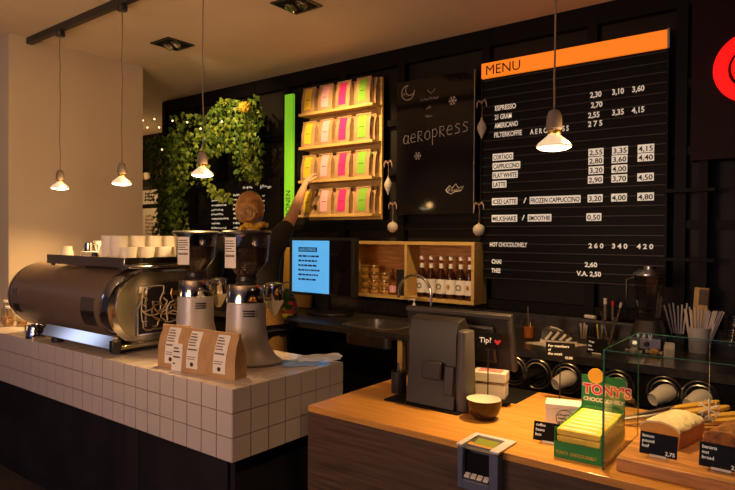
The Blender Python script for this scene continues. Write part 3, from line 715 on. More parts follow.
# tongs / spatulas in a jar left of the blender
th = thing('utensil_jar', (-.93, 3.36, BC), 'small jar of metal whisks and spoons left of the blender', 'jar')
MB().lathe([(.030, 0), (.034, .08), (.032, .08), (.028, .004), (.001, .004)], 'jar_glass', 18, cap=False).build('glass', th)
for dx, h in ((-.045, .20), (.03, .17), (.05, .19)): MB().tube([(0, 0, .01), (dx*.6, 0, h*.7), (dx, .0, h)], [.003, .004, .006], 'steel', 6).build('utensil', th)

# ================================================================== PRICE CARDS
def card(name, loc, wd, ht, lines, label, rz=0, tilt=.25, price=None, stand=True):
    th = thing(name, loc, label, 'price card', rz=rz)
    M = rot(-tilt)
    c = MB().box(-wd/2, wd/2, -.001, .001, .006, ht+.006, 'black_matte', M).build('card', th, smooth=False)
    its = []
    for s, z, sz in lines: its.append((s, sz, M @ tr(-wd/2+.06*wd, -.0016, .006+z) @ FR))
    if price: its.append((price, .014, M @ tr(wd/2-.05*wd, -.0016, .011) @ FR, 1, 'RIGHT'))
    texts(its, 'lettering', c, 'letter_white')
    if stand:
        b = MB(); b.box(-wd*.3, wd*.3, -.020, .012, 0, .002, 'pane_glass'); b.box(-wd*.22, wd*.22, -.0035, -.002, .002, .008, 'white_card', M); b.build('holder', th, smooth=False)
    return th
card('price_card', (-.93, 3.14, BC), .10, .075, [('Yirga', .052, .014), ('fles', .032, .014), ('klein', .012, .014)], 'small black handwritten card leaning on the back counter beside the glass case')

# stick signs
def stick_sign(name, loc, h, wd, ht, items, label, rz, red=False, foot='black_metal'):
    th = thing(name, loc, label, 'sign', rz=rz)
    MB().lathe([(.028, 0), (.028, .004), (.004, .007)], 'black_plastic', 20).build('foot', th)
    MB().tube([(0, 0, .005), (0, 0, h)], .0022, 'black_plastic', 8).build('stem', th)
    MB().box(-.008, .008, -.005, .005, h-.012, h+.004, 'black_plastic').build('clip', th)
    c = MB().box(-wd/2, wd/2, -.007, -.0055, h-.005, h+ht-.005, 'black_matte').build('card', th, smooth=False)
    texts([(s, sz, tr(-wd/2+x, -.0078, h-.005+z) @ FR) for s, x, z, sz in items], 'lettering', c, 'letter_white')
    if red: MB().prism([(0, -.012), (.012, .001), (.009, .007), (.004, .006), (0, .002), (-.004, .006), (-.009, .007), (-.012, .001)], .001, 'red_print', tr(wd/2-.014, -.0072, h+ht*.38) @ MROT).build('heart', c)
stick_sign('tip_sign', (-.953, 1.952, CT), .232, .094, .058, [('Tip?', .016, .022, .026)], 'small black Tip? sign with a red heart on a thin stick behind the bowl', .35, True)
stick_sign('price_sign', (-.80, 2.25, CT), .165, .105, .066, [('For members', .008, .048, .014), ('of', .008, .033, .013), ('the week', .008, .018, .014), ('10,00', .068, .006, .013)], 'black price sign on a thin stick behind the white box', .30)

# ================================================================== TILL
def till():
    ox, oy = -1.13, 1.98
    th = thing('till', (ox, oy, CT), 'dark grey till seen from behind, touchscreen leaning above its base', 'cash register')
    MB().prism([(-.20, -.135), (.115, -.135), (.125, .07), (.20, .075), (.20, .12), (-.20, .12)], .006, 'black_matte').build('base_mat', th)
    # front casing block (customer side), side profile in YZ extruded along X
    b = MB()
    prof = [(-.118, .006), (-.100, .14), (-.098, .27), (-.085, .318), (-.035, .330), (.0, .28), (.02, .006)]
    M = Matrix(((0, 0, 1, -.115), (1, 0, 0, 0), (0, 1, 0, 0), (0, 0, 0, 1)))
    b.prism(prof, .205, 'pos_body', M); b.build('casing', th, bevel=.004)
    MB().lathe([(.030, .006), (.034, .05), (.030, .16), (.027, .285), (.024, .289)], 'grey_plastic', 28, tr(.108, -.065, 0), sy=1.35).build('rounded_side_column', th)
    MB().box(-.04, .04, -.135, -.119, .10, .165, 'pos_body', rot(-.06)).build('port_cover', th, bevel=.006)
    MB().box(.045, .085, -.125, -.104, .045, .15, 'pos_body', rot(-.1)).build('side_rib', th, bevel=.004)
    # arm
    MB().box(.02, .09, .0, .06, .15, .20, 'grey_plastic', rot(.15)).build('screen_arm', th, bevel=.005)
    s = MB(); Ms = tr(.045, .07, .135) @ rot(.24, 0, 0)
    s.box(-.25, .195, .0, .022, .0, .215, 'pos_body', Ms); s.build('touchscreen', th, bevel=.004)
    MB().box(-.25, .195, -.004, -.0005, .200, .214, 'grey_plastic', Ms).build('screen_rim', th, bevel=.001)
    MB().box(.182, .195, -.004, -.0005, .0, .198, 'grey_plastic', Ms).build('screen_rim', th, bevel=.001)
    MB().box(-.14, .13, -.018, -.0005, .03, .17, 'pos_body', Ms).build('screen_back_cover', th, bevel=.008)
till()
# pen cup
th = thing('pen_cup', (-1.355, 1.98, CT), 'small black cup with pens left of the till', 'cup')
MB().lathe([(.030, 0), (.031, .002), (.031, .085), (.029, .085), (.028, .004), (.001, .004)], 'black_plastic', 20, cap=False).build('cup', th)
MB().tube([(.005, 0, .006), (.012, 0, .13)], .004, 'brass', 8).build('pen', th); MB().tube([(-.01, .01, .006), (-.012, .012, .115)], .004, 'grey_plastic', 8).build('pen', th)
# bowl and its saucer
def bowl():
    th = thing('bowl', (-.93, 1.875, CT), 'round dark brown bowl with cream inside on the wooden counter', 'bowl')
    MB().lathe([(.030, 0), (.034, .002), (.052, .022), (.060, .048), (.0615, .068), (.059, .0685)], 'choc_dark' if 'choc_dark' in MATS else 'black_brown', 32, cap=False).build('outer_glaze', th)
    MB().lathe([(.0592, .0683), (.0575, .048), (.048, .024), (.028, .008), (.001, .006)], 'white_ceramic', 32, cap=False).build('inner_glaze', th)
mat('black_brown', (.030, .011, .005), .15)
bowl()
# napkin / gift box
def napkin_box():
    th = thing('paper_box', (-1.045, 2.165, CT), 'white box printed with red lettering behind the bowl', 'box', rz=.25)
    MB().box(-.062, .062, -.040, .040, 0, .062, 'white_card').build('box_bottom', th, bevel=.002)
    l = MB(); l.box(-.065, .065, -.043, .043, .0622, .098, 'white_card'); ld = l.build('box_lid', th, bevel=.002)
    rnd = random.Random(9); p = MB()
    for k in range(3): scribble(p, -.045, -.02+.02*k, .09, .014, 'red_print', rnd, Matrix(((1, 0, 0, 0), (0, 0, 1, 0), (0, 0, 0, .0985), (0, 0, 0, 1))) , r=.0018)
    p.build('red_lettering', ld)
napkin_box()
# ================================================================== CARD TERMINAL
def pin():
    x0, x1 = -.868, -.738; z0, z1 = .798, .928
    th = thing('card_terminal', (x0, 1.614, CT), 'blue grey payment terminal set into the front edge of the wooden counter', 'payment terminal')
    W = x1-x0; h = z0-CT
    b = MB(); b.box(0, .016, -.034, .0, h, 0, 'blue_grey_plastic'); b.box(W-.028, W, -.034, .0, h, 0, 'blue_grey_plastic'); b.box(.016, W-.028, -.034, .0, h, h+.028, 'blue_grey_plastic')
    b.box(.016, W-.028, -.004, .0, h+.028, .0, 'blue_grey_plastic'); b.build('housing', th, bevel=.002)
    t_ = MB(); t_.box(-.004, .014, -.036, .092, .0012, .008, 'light_plastic'); t_.box(W-.026, W+.002, -.036, .092, .0012, .008, 'light_plastic'); t_.box(.014, W-.026, .072, .092, .0012, .008, 'light_plastic'); t_.build('collar', th, bevel=.001)
    l = MB(); Ml = tr(0, .066, .0065) @ rot(.14)
    l.box(.0145, W-.0265, -.088, .0, -.004, -.0005, 'grey_plastic', Ml); q = l.build('display_panel', th)
    MB().box(.026, W-.034, -.062, -.012, 0, .001, 'lcd', Ml).build('lcd_screen', q)
    MB().box(.0165, W-.0285, -.018, -.0045, h+.034, -.018, 'black_gloss').build('keypad_recess', th)
    k = MB(); Mk = tr(0, -.030, h+.032) @ rot(.6)
    for i in range(4):
        for j in range(2): k.box(.020+i*.0205, .036+i*.0205, .0+j*.012, .010+j*.012, 0, .004, 'light_plastic', Mk)
    k.build('keys', th)
pin()
# ================================================================== WHITE BOX, CARDS
def white_box():
    th = thing('paper_box', (-.680, 1.965, CT), 'white cardboard box with a round dark emblem beside the green chocolate carton', 'box', rz=.30)
    MB().box(-.060, .060, -.036, .036, 0, .066, 'white_card').build('box_body', th, bevel=.0015)
    MB().box(-.062, .062, -.038, .038, .0665, .080, 'white_card').build('box_lid', th, bevel=.0015)
    p = MB(); M = tr(0, -.0366, .036) @ MROT
    p.lathe([(.026, 0), (.028, 0), (.028, .0006), (.026, .0006), (.026, 0)], 'ink', 32, M, cap=False)
    rnd = random.Random(1)
    for k in range(3): scribble(p, -.022, .018+.012*k, .044, .010, 'ink', rnd, tr(0, -.0370, 0), r=.0010)
    p.build('emblem', th)
white_box()
tag(MB().box(-.030, .042, -.02, .02, 0, .022, 'dark_wood').build('wooden_block', bevel=.002, loc=(-.650, 1.85, CT+.0002)), 'small brown block between the white box and the small black card', 'block')
card('price_card', (-.655, 1.765, CT), .105, .056, [('coffee', .042, .012), ('beans', .028, .012), ('box', .014, .012)], 'small black card in front of the white emblem box', rz=.12)
# ================================================================== CHOCOLATE CARTON
def choc():
    ox, oy = -.545, 1.675
    th = thing('chocolate_display', (ox, oy, CT), 'green display carton full of yellow chocolate bars with red lettered header', 'display carton', rz=.04)
    w, d = .130, .27
    b = MB(); 
    b.box(-w/2, w/2, 0, .003, 0, .045, 'choc_green'); b.box(-w/2, w/2, d-.003, d, 0, .09, 'choc_green'); b.box(-w/2, w/2, .003, d-.003, 0, .003, 'choc_green')
    M = Matrix(((0, 0, 1, -w/2), (1, 0, 0, 0), (0, 1, 0, 0), (0, 0, 0, 1)))
    pr = [(0.003, .003), (d-.003, .003), (d-.003, .085), (.04, .075), (.003, .085)]
    b.prism(pr, .003, 'choc_green', M); b.prism(pr, .003, 'choc_green', tr(w-.003, 0, 0) @ M); b.build('tray', th, smooth=False)
    texts([('TONY\'S  CHOCOLONELY', .013, tr(-w/2+.006, -.0008, .012) @ FR, .75)], 'tray_lettering', th, 'choc_yellow')
    # bars, stacked flat in two rows
    bar = None
    for j in range(7):
        for k in range(4):
            y = .007+j*.037; z = .0045+k*.0195
            loc = (0, 0, 0)
            if bar is None:
                bar = MB().box(-w/2+.005, w/2-.005, .0, .034, 0, .0175, 'choc_yellow').build('wrapper', None, bevel=.003)
                barp = (bar,)
                me = bar.data
                bar.name = 'chocolate_bar'; tops = bar
                st = MB().box(-w/2+.02, w/2-.02, .006, .024, .0177, .0182, 'choc_cream').build('printed_band', bar)
            o = bar if (j, k) == (0, 0) else copy_tree(bar)
            o.parent = None; ca, sa = math.cos(.04), math.sin(.04)
            o.location = (ox-sa*y, oy+ca*y, CT+z); o.rotation_euler = (0, 0, .04)
            rw = ['front', 'second', 'third', 'fourth', 'fifth', 'sixth', 'rear'][j]; lv = ['bottom', 'lower', 'upper', 'top'][k]
            tag(o, 'yellow wrapped chocolate bar, %s layer of the %s row in the green carton' % (lv, rw), 'chocolate bar', 'chocolate bars in the green carton')
    # header
    hd = MB(); Mh = tr(0, d+.002, 0) @ rot(-.03)
    hd.box(-.066, .066, 0, .002, 0.0, .185, 'choc_green', Mh); h = hd.build('header_card', th, smooth=False)
    texts([('TONY\'S', .0415, Mh @ tr(-.0605, -.002, .128) @ FR, 1.0, 'LEFT', .0035)], 'header_outline', h, 'choc_white')
    texts([('TONY\'S', .0415, Mh @ tr(-.0605, -.0032, .128) @ FR, 1.0, 'LEFT', .001)], 'header_lettering', h, 'choc_red')
    texts([('CHOCOLONELY', .0165, Mh @ tr(-.060, -.0012, .104) @ FR, 1.0, 'LEFT', .0008)], 'header_lettering', h, 'choc_white')
    texts([('crazy about chocolate', .0125, Mh @ tr(-.058, -.0012, .082) @ FR), ('serious about people', .0125, Mh @ tr(-.058, -.0012, .064) @ FR)], 'header_lettering', h, 'choc_yellow')
    MB().lathe([(.001, 0), (.024, 0), (.024, .002), (.001, .002)], 'choc_orange', 28, Mh @ tr(-.022, -.004, .185) @ MROT).build('round_badge', h)
choc()
# ================================================================== GLASS CASE
GX0, GX1, GY0, GY1, GZ = -.472, .150, 1.655, 2.03, 1.243
def glass_case():
    th = thing('glass_case', (GX0, GY0, CT), 'clear glass box with green edges over the cakes at the counter end', 'glass case')
    W, D, H = GX1-GX0, GY1-GY0, GZ-CT; g = .005
    P = [('side_pane', (0, g, 0, D, 0, H-g)), ('side_pane', (W-g, W, 0, D, 0, H-g)), ('front_pane', (g, W-g, 0, g, 0, H-g)), ('top_pane', (0, W, 0, D, H-g, H))]
    for n, a in P: MB().box(*a, 'pane_glass').build(n, th, smooth=False)
    e = MB(); s = .0032
    for a in ((-s*.3, s*1.2, -s*.3, s*1.2, 0, H), (W-s, W+s*.3, -s*.3, s, 0, H), (0, s*.8, D-s*.5, D+s*.2, 0, H), (W-s, W, D-s*.5, D+s*.2, 0, H)): e.box(*a, 'edge_glass')
    for a in ((0, W, -s*.4, s*.4, H-s*.3, H+s*.3), (0, W, D-s*.4, D+s*.4, H-s*.3, H+s*.3), (-s*.4, s*.4, 0, D, H-s*.3, H+s*.3), (W-s*.4, W+s*.4, 0, D, H-s*.3, H+s*.3)): e.box(*a, 'edge_glass')
    e.build('polished_edges', th, smooth=False)
glass_case()
# board, cakes
BT = CT+.036
th = thing('cutting_board', (-.18, 1.86, CT), 'thick wooden cutting board under the two cakes', 'cutting board')
MB().box(-.262, .30, -.185, .165, .0005, .036, 'board_wood').build('board', th, bevel=.003)
def loaf(name, loc, L, W, H, body, top, label, rz, piece=0):
    th = thing(name, loc, label, 'cake', rz=rz); rnd = random.Random(len(label)); n = 14; seg = 14
    sh = []
    for j in range(seg+1):
        a = PI*j/seg; x = W/2*math.cos(a); z = H*.62+H*.38*math.sin(a); sh.append((x*(1+.04*math.sin(a)), z))
    ring = [(-W/2*.9, 0)]+[(W/2*.9, 0)]+sh[0:]
    b = MB(); b.loft([[Vector((x, y, z)) for x, z in ([(-W*.45, 0), (W*.45, 0)]+sh)] for y in (-L/2, -L*.25, 0, L*.25, L/2)], body); b.build('crumb', th, ang=50)
    t_ = MB(); rr = []
    for k in range(n+1):
        y = -L/2-.001+(L+.004)*k/n
        outer = [Vector((x*1.03+rnd.uniform(-.001, .001), y, z+.004+rnd.uniform(-.0015, .0015))) for x, z in sh[1:-1]]; inner = [Vector((x*.98, y, z-.002)) for x, z in sh[1:-1]][::-1]
        rr.append(outer+inner)
    t_.loft(rr, top); t_.build('topping', th, ang=60)
    return th
loaf('lemon_loaf', (-.352, 1.925, BT), .165, .112, .066, 'cake', 'icing', 'pale iced lemon loaf cake on the cutting board inside the glass case', -.22)
loaf('nut_bread', (-.195, 1.925, BT), .155, .105, .066, 'nut_bread', 'nut_bread', 'dark brown nut topped banana bread at the right edge', -.22)
card('price_card', (-.352, 1.735, BT), .092, .058, [('lemon', .044, .012), ('pound', .031, .012), ('loaf', .018, .012)], 'black card reading lemon pound loaf before the pale cake', price='2,75', tilt=.2)
card('price_card', (-.205, 1.733, BT), .10, .060, [('banana', .045, .012), ('nut', .032, .012), ('bread', .019, .012)], 'black card reading banana nut bread before the dark cake', price='2,75', tilt=.2)
def tongs(loc, rz, label, tilt=.16):
    th = thing('tongs', loc, label, 'tongs', rz=rz)
    for s in (-1, 1):
        MB().tube([(0, 0, .006), (.06, s*.010, .008), (.15, s*.018, .010)], [.004, .005, .005], 'steel', 8).build('arm', th)
        MB().loft([[Vector((x, s*(.018+.02*(x-.15))+dy*wd, .010+dz)) for dy, dz in ((-1, -.003), (1, -.003), (1, .003), (-1, .003))] for x, wd in ((.14, .005), (.18, .011), (.24, .012), (.262, .004))], 'ochre').build('wooden_grip', th, bevel=.001)
    MB().lathe([(.008, 0), (.008, .012)], 'steel', 12).build('hinge', th); th.scale = (1.35, 1.5, 1.9); th.rotation_euler = (0, -tilt, rz); return th
tongs((-.55, 2.09, CT+.001), .60, 'wooden tipped serving tongs lying behind the pale cake, rear pair')
tongs((-.46, 2.09, CT+.001), .42, 'wooden tipped serving tongs lying closest behind the cutting board')
# snowflake hanging in the case (on its back, held by string from the top pane)
th = thing('snowflake_ornament', (-.272, 2.018, 1.040), 'white felt snowflake hanging at the back of the glass case', 'ornament')
f = MB()
for k in range(6):
    a = PI/6+PI*k/3; r = .030; c, s_ = math.cos(a), math.sin(a)
    f.tube([(0, 0, 0), (r*c, 0, r*s_)], .0028, 'snow', 6)
    f.tube([(r*.95*math.cos(a-.35), 0, r*.95*math.sin(a-.35)), (r*.6*c, 0, r*.6*s_), (r*.95*math.cos(a+.35), 0, r*.95*math.sin(a+.35))], .0022, 'snow', 6)
f.build('flake', th); MB().tube([(0, 0, .03), (0, 0, .1975)], .0005, 'snow', 4).build('string', th)

# ================================================================== ESPRESSO MACHINE
def espresso_machine():
    X0, X1 = -4.10, -2.90
    ox, oy = -3.52, 1.90
    th = thing('espresso_machine', (ox, oy, CT), 'big barrel shaped espresso machine with bronze back and chrome ends', 'espresso machine')
    def prof(s=1, n=28):           # YZ outline of the barrel
        out = []
        cy, cz = -.075, .240
        for k in range(n+1):
            a = math.radians(78+ (282-78)*k/n)
            out.append((cy+.215*s*math.cos(a), cz+.205*s*math.sin(a)))
        out.append((.26*s+.0, cz-.20*s)); out.append((.26*s, cz+.20*s))
        return out
    def barrel(x0, x1, s, m, name, bev=0, s0=None):
        b = MB(); b.loft([[Vector((x, y, z)) for y, z in prof(ss)] for x, ss in ((x0, s0 or s), (x1, s))], m); return b.build(name, th, ang=25, bevel=bev)
    a, c = X0-ox, X1-ox
    barrel(a+.05, c-.085, .985, 'bronze_panel', 'bronze_shell')
    b = MB(); b.loft([[Vector((x, y, z)) for y, z in prof(s)] for x, s in ((a, .80), (a+.004, .93), (a+.02, .995), (a+.045, 1.0), (a+.0499, .99))], 'chrome'); b.build('end_rim', th, ang=25)
    b = MB(); b.loft([[Vector((x, y, z)) for y, z in prof(s)] for x, s in ((c-.0849, .99), (c-.07, 1.005), (c-.02, 1.0), (c-.004, .97), (c, .90))], 'chrome'); b.build('end_rim', th, ang=25)
    # chrome wrap strips on the bronze shell
    for x0, x1 in ((a+.085, a+.17), (c-.27, c-.13)):
        b = MB(); pr = [p for p in prof(1.0) if -.12 < p[1]-.24 < .06 and p[0] < 0]
        b.loft([[Vector((x, y-.001, z)) for y, z in pr]+[Vector((x, y+.006, z)) for y, z in pr[::-1]] for x in (x0, x1)], 'chrome'); b.build('chrome_strip', th, ang=25)
    # logo on the shell
    lg = MB(); lg.lathe([(.010, 0), (.016, 0), (.016, .0015), (.010, .0015), (.010, 0)], 'chrome', 18, tr(-.22, -.279, .20) @ MROT, cap=False)
    lg.build('emblem', th)
    texts([('KEES VAN DER', .022, tr(-.19, -.2775, .195) @ FR @ rot(-.25), 1)], 'emblem_lettering', th, 'steel')
    # open side with wiring
    s = MB()
    def sidering(x, k, dy=0.0): return [Vector((x, (y+.02)*k+dy-.0, (z-.24)*k+.24)) for y, z in prof(1)]
    OP = [(-.125, .095), (.215, .095), (.215, .365), (.04, .365), (-.07, .335), (-.125, .23)]
    cyo = sum(p[0] for p in OP)/6; czo = sum(p[1] for p in OP)/6
    def opr(x, k): return [Vector((x, cyo+(y-cyo)*k, czo+(z-czo)*k)) for y, z in OP]
    s.loft([sidering(c+.0003, .90), sidering(c+.004, .895)], 'side_metal'); s.build('side_plate', th, ang=25)
    s = MB(); s.loft([opr(c+.0045, 1.06), opr(c+.016, 1.04), opr(c+.016, .99), opr(c+.0045, .985)], 'chrome', cap=False); s.build('side_frame', th, ang=25)
    s = MB(); s.loft([opr(c+.0043, .99), opr(c+.006, .99)], 'black_plastic'); s.build('side_opening', th)
    rnd = random.Random(11); wb = MB()
    for k in range(30):
        y0 = rnd.uniform(-.12, .20); z0 = rnd.uniform(.13, .34); r = rnd.uniform(.02, .07); ph = rnd.uniform(0, 6); ln = rnd.uniform(2.5, 5)
        pts = [(c+.013+.004*math.sin(j)+.0006*k, y0+r*math.cos(ph+ln*j/9)+.006*j*rnd.uniform(.3, 1), z0+r*.9*math.sin(ph+ln*j/9)) for j in range(10)]
        pts = [(p[0], max(-.105, min(.20, p[1])), max(.11, min(.35, p[2]))) for p in pts]
        wb.tube(pts, rnd.choice((.0035, .0045, .003)), rnd.choice(('cream_wire', 'cream_wire', 'steel', 'cream_wire', 'brass')), 6)
    wb.build('wiring', th)
    v = MB(); v.box(c+.0065, c+.012, -.085, -.070, .13, .30, 'side_metal'); v.box(c+.0065, c+.012, -.08, .18, .108, .120, 'side_metal'); v.box(c+.0065, c+.012, .08, .19, .29, .315, 'brass'); v.box(c+.0065, c+.016, .12, .15, .20, .25, 'brass'); v.box(c+.0065, c+.018, .13, .145, .18, .20, 'red_wire'); v.box(c+.0065, c+.018, .155, .165, .21, .27, 'red_wire'); v.build('valves', th, bevel=.003)
    # base frame, feet, front bar
    MB().box(a+.12, c-.02, -.16, .25, .026, .040, 'steel').build('base_frame', th, bevel=.004)
    br = MB(); Mb = tr(0, -.265, .055) @ rot(-.45)
    br.box(a+.47, c+.01, -.01, .012, -.022, .048, 'chrome', Mb); br.build('front_bar', th, bevel=.003)
    MB().box(c+.0105, c+.045, -.285, -.235, .022, .085, 'black_plastic').build('bar_end', th, bevel=.006)
    MB().box(c-.10, c+.03, -.23, .25, .030, .052, 'side_metal').build('side_rail', th, bevel=.006)
    for x, y in ((a+.56, -.235), (c-.06, -.19), (a+.2, .2), (c-.06, .2)): MB().lathe([(.032, 0), (.034, .004), (.028, .03), (.028, .048)], 'black_plastic', 16, tr(x, y, 0)).build('foot', th)
    # cup tray with rails
    MB().box(a+.40, c+.02, -.20, .24, .462, .474, 'steel').build('cup_tray', th)
    rl = MB(); rl.box(a+.40, c+.045, -.222, -.212, .452, .505, 'chrome'); rl.build('tray_rail', th, bevel=.002)
    rl = MB(); rl.box(c+.035, c+.045, -.211, .24, .470, .505, 'black_gloss'); rl.build('tray_rail', th, bevel=.002)
    rl = MB(); rl.box(c+.022, c+.06, -.20, .26, .448, .462, 'chrome'); rl.build('side_lip', th, bevel=.004)
    for x in (a+.43, a+.8, c-.03): MB().box(x, x+.03, -.211, -.20, .44, .47, 'steel').build('rail_bracket', th)
    return th
espresso_machine()
TRZ = CT+.4745
def cup(loc, label, h=.084, r=.047, tip=None, group='white cups on the espresso machine', prev=[None]):
    th = thing('coffee_cup', loc, label, 'cup', group)
    MB().lathe([(r*.66, 0), (r*.70, .002), (r*.86, h*.45), (r, h), (r*.955, h), (r*.82, h*.46), (r*.62, .009), (.001, .008)], 'white_ceramic', 24, cap=False).build('bowl', th)
    MB().tube([(r*.93, 0, h*.85), (r*1.28, 0, h*.8), (r*1.24, 0, h*.4), (r*.83, 0, h*.25)], .0042, 'white_ceramic', 6).build('handle', th)
    return th
C0 = None
ordn = ['first', 'second', 'third', 'fourth', 'fifth', 'sixth']
spots = [(-2.945, 1.755+.105*i, 'right edge', i, 1) for i in range(4)]
spots += [(-3.055, 1.765+.105*i, 'inner', i, 3) for i in range(4)]+[(-3.165, 1.775+.105*i, 'third', i, 3) for i in range(3)]
for x, y, rw, i, lv in spots:
    for q in range(lv):
        l = ('white coffee cup, %s from the front in the %s row on the machine' % (ordn[i], rw)) if lv == 1 else ('white coffee cup, %s of %s stack from the front, %s row' % (('bottom', 'middle', 'top')[q], ordn[i], rw))
        loc = (x, y, TRZ+.0005+q*.030)
        rz = 2.2+.5*i
        if C0 is None: C0 = cup(loc, l); C0.rotation_euler = (0, 0, rz)
        else: again(C0, loc, l, rz=rz)
def pitcher(loc, m, label, r=.04, h=.085, rz=0):
    th = thing('milk_jug', loc, label, 'jug', rz=rz)
    MB().lathe([(r, 0), (r*1.03, .004), (r*.98, h*.5), (r*.75, h*.8), (r*.8, h), (r*.77, h), (r*.72, h*.8), (r*.93, h*.5), (r*.95, .006), (.001, .005)], m, 24, cap=False).build('body', th)
    MB().tube([(r*.78, 0, h*.92), (r*1.5, 0, h*.85), (r*1.5, 0, h*.3), (r*.98, 0, h*.2)], .004, m, 8).build('handle', th)
pitcher((-3.66, 1.78, TRZ+.0005), 'white_ceramic', 'small white cup at the left end of the machine top', .036, .078, 2.6)
pitcher((-3.55, 1.86, TRZ+.0005), 'chrome', 'small shiny metal jug on the left of the machine top', .038, .10, .4)
pitcher((-3.62, 1.96, TRZ+.0005), 'white_ceramic', 'white jug behind the metal jug on the machine top', .045, .11, .8)
th = thing('saucer_stack', (-3.40, 1.80, TRZ+.0005), 'pile of white saucers on the machine top', 'saucers')
for k in range(5): MB().lathe([(.03, .009*k), (.045, .003+.009*k), (.065, .012+.009*k), (.063, .0145+.009*k), (.04, .008+.009*k), (.001, .007+.009*k)], 'white_ceramic', 28, cap=False).build('saucer', th)
th = thing('saucer', (-3.28, 1.84, TRZ+.064), 'white saucer leaning upright beside the cups on the machine', 'saucer')
MB().lathe([(.03, 0), (.045, .004), (.065, .014), (.063, .017), (.04, .009), (.001, .008)], 'white_ceramic', 28, rot(1.25, 0, .35), cap=False).build('dish', th)
th = thing('tamper', (-3.24, 1.728, TRZ+.0005), 'short black handled tamper on the front rail of the machine', 'tamper')
MB().lathe([(.024, 0), (.024, .012), (.010, .018)], 'steel', 18).build('foot', th); MB().lathe([(.012, .0185), (.017, .035), (.012, .05)], 'black_plastic', 16).build('grip', th)
# steel pitcher on counter (left)
pitcher((-3.77, 1.641, CT+.0005), 'chrome', 'steel milk jug standing on the tiles at the left end of the machine', .050, .080, 3.5)
# jars at far left
def spice(loc, label, m, h):
    th = thing('glass_jar', loc, label, 'jar')
    MB().lathe([(.030, 0), (.034, .004), (.034, h*.7), (.022, h*.82), (.022, h), (.020, h), (.020, h*.82), (.031, h*.7), (.031, .006), (.001, .005)], 'jar_glass', 20, cap=False).build('glass', th)
    MB().lathe([(.029, .007), (.030, h*.35), (.001, h*.36)], m, 18).build('contents', th)
    MB().lathe([(.023, h+.0005), (.023, h+.014), (.020, h+.016)], 'white_card', 16).build('lid', th)
spice((-4.40, 1.745, CT+.0005), 'glass jar of amber sugar at the far left end of the tiled counter', 'preserve', .12)
spice((-4.52, 1.78, CT+.0005), 'taller glass jar with pale lid at the far left edge of the photo', 'cake', .15)
spice((-4.33, 1.80, CT+.0005), 'small glass jar tucked behind the barrel machine at far left', 'preserve', .09)

# ================================================================== GRINDERS
def grinder():
    th = thing('coffee_grinder', (-2.25, 1.965, CT), '', 'coffee grinder')
    b = MB(); rings = []
    for r, z, ex in ((.112, .006, .040), (.114, .016, .040), (.106, .034, .026), (.098, .08, .008), (.092, .16, .0), (.088, .298, .0)):
        rings.append([Vector((r*math.cos(a)+ex*max(0, math.cos(a-.9)), r*1.08*math.sin(a)+ex*max(0, math.cos(a-.9)), z)) for a in [2*PI*k/48 for k in range(48)]])
    b.loft(rings, 'grinder_grey'); b.build('body', th)
    for k in range(3): MB().box(-.005, .050, -.0945, -.080, .262-.012*k, .267-.012*k, 'black_matte', rot(0, 0, .98)).build('vent_slot', th)
    for x, y in ((-.06, -.07), (.06, -.07), (-.06, .07), (.09, .09)): MB().lathe([(.014, 0), (.014, .0055)], 'black_plastic', 10, tr(x, y, 0)).build('rubber_foot', th)
    MB().lathe([(.0885, .2985), (.0915, .303), (.0835, .380), (.080, .385), (.05, .386)], 'chrome', 48, sy=1.08).build('chrome_collar', th)
    MB().lathe([(.052, .3865), (.045, .40), (.052, .405), (.050, .425)], 'black_plastic', 24).build('neck', th)
    MB().lathe([(.046, .4255), (.048, .43), (.102, .500), (.114, .628), (.111, .628), (.099, .501), (.045, .432)], 'hopper_glass', 40, cap=False).build('hopper', th, ang=30)
    MB().lathe([(.042, .427), (.045, .434), (.096, .502), (.1015, .565), (.001, .572)], 'beans', 32).build('coffee_beans', th)
    MB().lathe([(.116, .6285), (.122, .632), (.122, .640), (.112, .648), (.001, .650)], 'black_plastic', 40).build('lid', th)
    # label on the hopper wall
    M = rot(0, 0, .36); l = MB()
    arc = [(.1165*math.sin(a), -.1165*math.cos(a)) for a in [(-.30+.60*k/6) for k in range(7)]]
    l.loft([[M @ Vector((x, y, z)) for x, y in arc]+[M @ Vector((x*1.006, y*1.006, z)) for x, y in arc[::-1]] for z in (.470, .615)], 'white_paper'); lb = l.build('hopper_label', th)
    p = MB()
    for z, wd in ((.595, .45), (.583, .5), (.571, .5), (.559, .38), (.547, .5), (.528, .5), (.522, .5)):
        aa = [(-.26+wd*k/4) for k in range(5)]
        p.loft([[M @ Vector((.1174*math.sin(a), -.1174*math.cos(a), zz)) for a in aa]+[M @ Vector((.1179*math.sin(a), -.1179*math.cos(a), zz)) for a in aa[::-1]] for zz in (z, z+.004)], 'ink')
    p.build('label_print', lb)
    # dosing chamber and chute on the barista side
    MB().lathe([(.040, .30), (.044, .305), (.043, .372), (.038, .376)], 'chrome', 24, tr(.010, .148, 0)).build('dosing_chamber', th)
    MB().lathe([(.043, .3765), (.043, .385), (.020, .390)], 'steel', 24, tr(.010, .148, 0)).build('chamber_lid', th)
    MB().loft([[tr(.010, .148, 0) @ Vector((x*s, y*s, z)) for x, y in ((-.035, -.035), (.035, -.035), (.035, .035), (-.035, .035))] for z, s in ((.2995, 1), (.225, .25))], 'choc_cream').build('chute', th)
    return th
G = grinder(); G.rotation_euler = (0, 0, -.25); G['label'] = 'grey coffee grinder nearest the end of the tiled counter'
G2 = again(G, (-2.70, 2.0, CT), 'grey coffee grinder right beside the espresso machine', rz=0)

